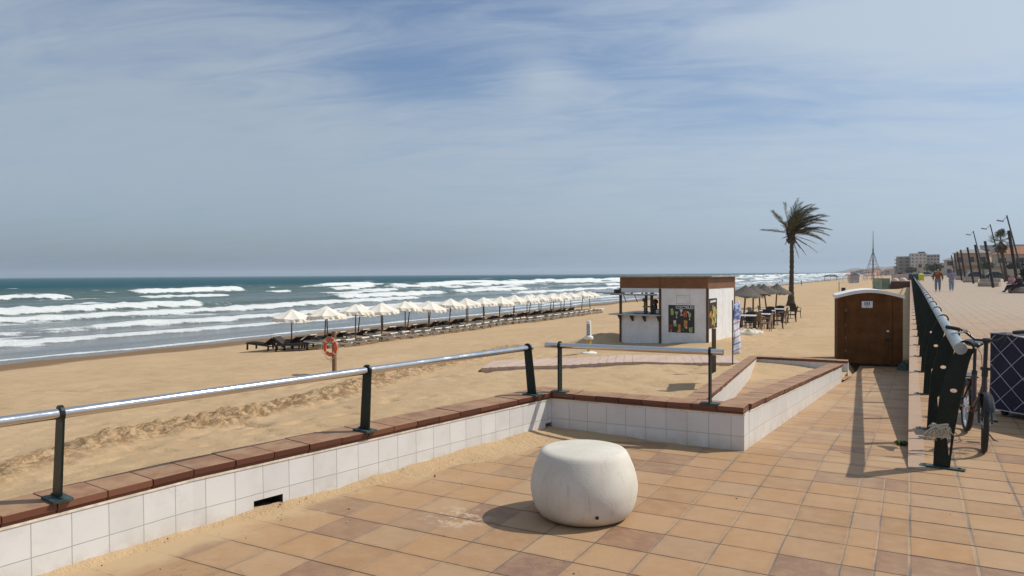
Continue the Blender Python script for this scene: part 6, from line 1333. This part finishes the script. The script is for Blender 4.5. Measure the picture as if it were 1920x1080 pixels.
block('low white villa left of the masts, with a grey hipped roof', 'villa', 11.5, 330, R(-4), 15, 12, 6.0, 2, 4, (.50, .46, .41), 1.9, False, roofm=SHUT)
block('wide beige villa with a flat roof behind the walking couple', 'villa', 2.5, 372, R(-4), 13, 10, 5.2, 2, 5, (.50, .41, .32), 'flat', False)
block('tan villa with low brown roof behind the middle masts', 'villa', 10.6, 236, R(-8), 8.2, 9, 6.6, 2, 3, (.40, .29, .21), 1.1, True, roofm=SHUT)
block('pale grey flat-roofed villa rising behind the tan one', 'villa', 18.5, 262, R(-8), 13, 9, 9.2, 3, 4, (.45, .44, .43), 'flat', True)
block('cream villa with a long orange tiled roof behind the fan palm', 'villa', 17.4, 208, R(-10), 14, 9, 5.6, 2, 4, (.52, .43, .32), 1.9, True)
block('far cream villa with orange roof at the right edge', 'villa', 23.5, 188, R(-10), 9, 9, 6.3, 2, 3, (.54, .45, .33), 1.5, True)
m = MB(); m.box((0, 0, -.2), (24, .4, 2.0)); o = m.build('garden_wall', fac('beige_garden_wall', (.44, .37, .285)), None, loc=(10.8, 187, 0)); o.rotation_euler = (0, 0, R(-14)); tag(o, 'long beige garden wall closing the promenade below the villas', 'garden wall')
m = MB(); m.box((0, 0, -.2), (26, .4, 2.2)); o = m.build('garden_wall', fac('pale_garden_wall', (.50, .43, .34)), None, loc=(3.2, 352, 0)); o.rotation_euler = (0, 0, R(-4)); tag(o, 'pale far garden wall behind the walking couple', 'garden wall')
rq = random.Random(23)
for k, (x, y, z, rx, rz_, lab) in enumerate(((8.5, 345, 3.2, 4.2, 2.2, 'grey-green tree over the pale garden wall'), (15.6, 318, 2.6, 2.2, 1.3, 'small dark shrub beside the white villa'), (14.9, 192, 2.9, 2.0, 1.1, 'dark hedge bush above the beige garden wall near the second mast'), (19.5, 190, 2.8, 2.4, 1.0, 'dark hedge bush above the beige garden wall near the palm'), (26, 215, 6.5, 3.0, 1.6, 'green tree top behind the orange roof at the right edge'), (0.5, 420, 2.6, 3.6, 1.9, 'far grey-green tree beyond the bins'))):
    t = thing('tree', lab, 'tree', (x, y, 0)); m = MB(); leafy(m, (0, 0, z), rx, rx * .8, rz_, 900, rx * .16, rq); m.build('crown', LEAF, t); m = MB(); m.tube([(0, 0, -.2), (.1, 0, z * .5), (0, .1, z)], [.2, .15, .06], 7); m.build('trunk', BARK, t)
# far town at the foot of the headland
FARROOF = simple('far_roof', (.26, .155, .11), .85); rq = random.Random(41); PINKS = [fac('far_pink', (.40, .29, .245)), fac('far_cream', (.46, .39, .32)), fac('far_ochre', (.36, .27, .20)), fac('far_white', (.54, .50, .46))]
PLACE = ['just left of the apartment blocks', 'left of the rope pyramid', 'right of the rope pyramid', 'behind the white hut', 'under the headland']
for k in range(16):
    f = k / 15; y = 1500 - 850 * f ** .8; ang = math.atan2(-66 + 52 * f + rq.uniform(-4, 4), 1000); x = y * math.tan(ang) * .98; wd_ = rq.uniform(9, 20); h_ = rq.uniform(4, 8.5)
    t = thing('distant_house', f'tiny pinkish house {["under the headland", "near the far end of the beach", "left of the rope pyramid", "behind the rope pyramid", "right of the rope pyramid", "just left of the apartment blocks"][min(5, k // 3)]}, {["paler", "darker", "broader"][k % 3]} than its neighbours' , 'house', (x, y, -2.5), R(rq.uniform(-10, 10)), 'far houses along the shore'); m = MB(); m.box((0, 0, 0), (wd_, 10, h_)); m.build('wall', PINKS[k % 4], t); m = MB(); m.hexa([(-.4, -.4, h_ + .003), (wd_ + .4, -.4, h_ + .003), (wd_ + .4, 10.4, h_ + .003), (-.4, 10.4, h_ + .003)], [(wd_ * .3, 5, h_ + 1.8), (wd_ * .7, 5, h_ + 1.8), (wd_ * .7, 5.4, h_ + 1.8), (wd_ * .3, 5.4, h_ + 1.8)]); m.build('roof', FARROOF, t); m = MB()
    for j in range(4): m.box((wd_ * (.1 + .22 * j), -.08, h_ * .55), (wd_ * (.2 + .22 * j), -.003, h_ * .8))
    m.build('window', GLS, t)
# far parasols and beach clutter in a loose row
PKP = simple('faded_pink_canvas', (.50, .25, .19), .9); pk = thing('beach_umbrella', '', 'beach umbrella'); m = MB(); m.cyl((0, 0, -.2), (0, 0, 2.2), .04, n=6); m.build('pole', POLE, pk); m = MB(); m.lathe([(0, 2.3), (.5, 2.12), (1.1, 1.8)], 10); m.build('canopy', PKP, pk)
rq = random.Random(53)
for k in range(20):
    x = -9 - rq.random() * 13 - k * .35; y = 255 + k * 13 + rq.uniform(-4, 4); o = pk if k == 0 else dup(pk, (0, 0, 0)); o['label'] = 'tiny faded pink umbrella among many on the far sand behind the rope pyramid'; o['group'] = 'far pink umbrellas'; o.location = (x, y, zs(x, y)); o.scale = (rq.uniform(.9, 1.4),) * 3
# hills of the headland
hx2 = np.linspace(-430, 420, 120); hy2 = np.linspace(4100, 5600, 26); hgx, hgy = np.meshgrid(hx2, hy2)
pr = np.interp(hx2, [-430, -372, -350, -318, -300, -276, -240, -205, -170, -130, -90, -40, 60, 200, 420], [-6, -2, 13, 17, 27, 28, 17, 24, 36, 33, 37, 42, 44, 52, 60]) * 1.1
hh = pr[None, :] * np.sin(np.clip((hgy - 4100) / 1500, 0, 1) * math.pi) ** .6 * (1 + .25 * (fbm(hgx / 60, hgy / 200, 601) - .5)) - 5
n = NT('hill_scrub'); p = n.pos(); n.set(color=n.mix(n.noise(p, .02, 5), (.06, .07, .045), (.16, .13, .095)), rough=.95); struct(grid_mesh('hills', hgx, hgy, hh, n.mat))
# ------------------------------------------------------------------ sea air
HAZE_D = 0.00015
m = MB(); m.box((-9500, -1200, -12), (3200, 9500, 66)); hz_o = m.build('haze', [], None)
hm = bpy.data.materials.new('sea_haze'); hm.use_nodes = True; ht = hm.node_tree
for q in list(ht.nodes): ht.nodes.remove(q)
ho = ht.nodes.new('ShaderNodeOutputMaterial'); hv_ = ht.nodes.new('ShaderNodeVolumePrincipled'); hv_.inputs['Color'].default_value = (.80, .90, 1., 1); hv_.inputs['Density'].default_value = HAZE_D; hv_.inputs['Anisotropy'].default_value = .2
ht.links.new(hv_.outputs[0], ho.inputs['Volume']); hz_o.data.materials.append(hm); tag(hz_o, 'pale bluish sea air veiling the far shore', None, None, 'stuff')
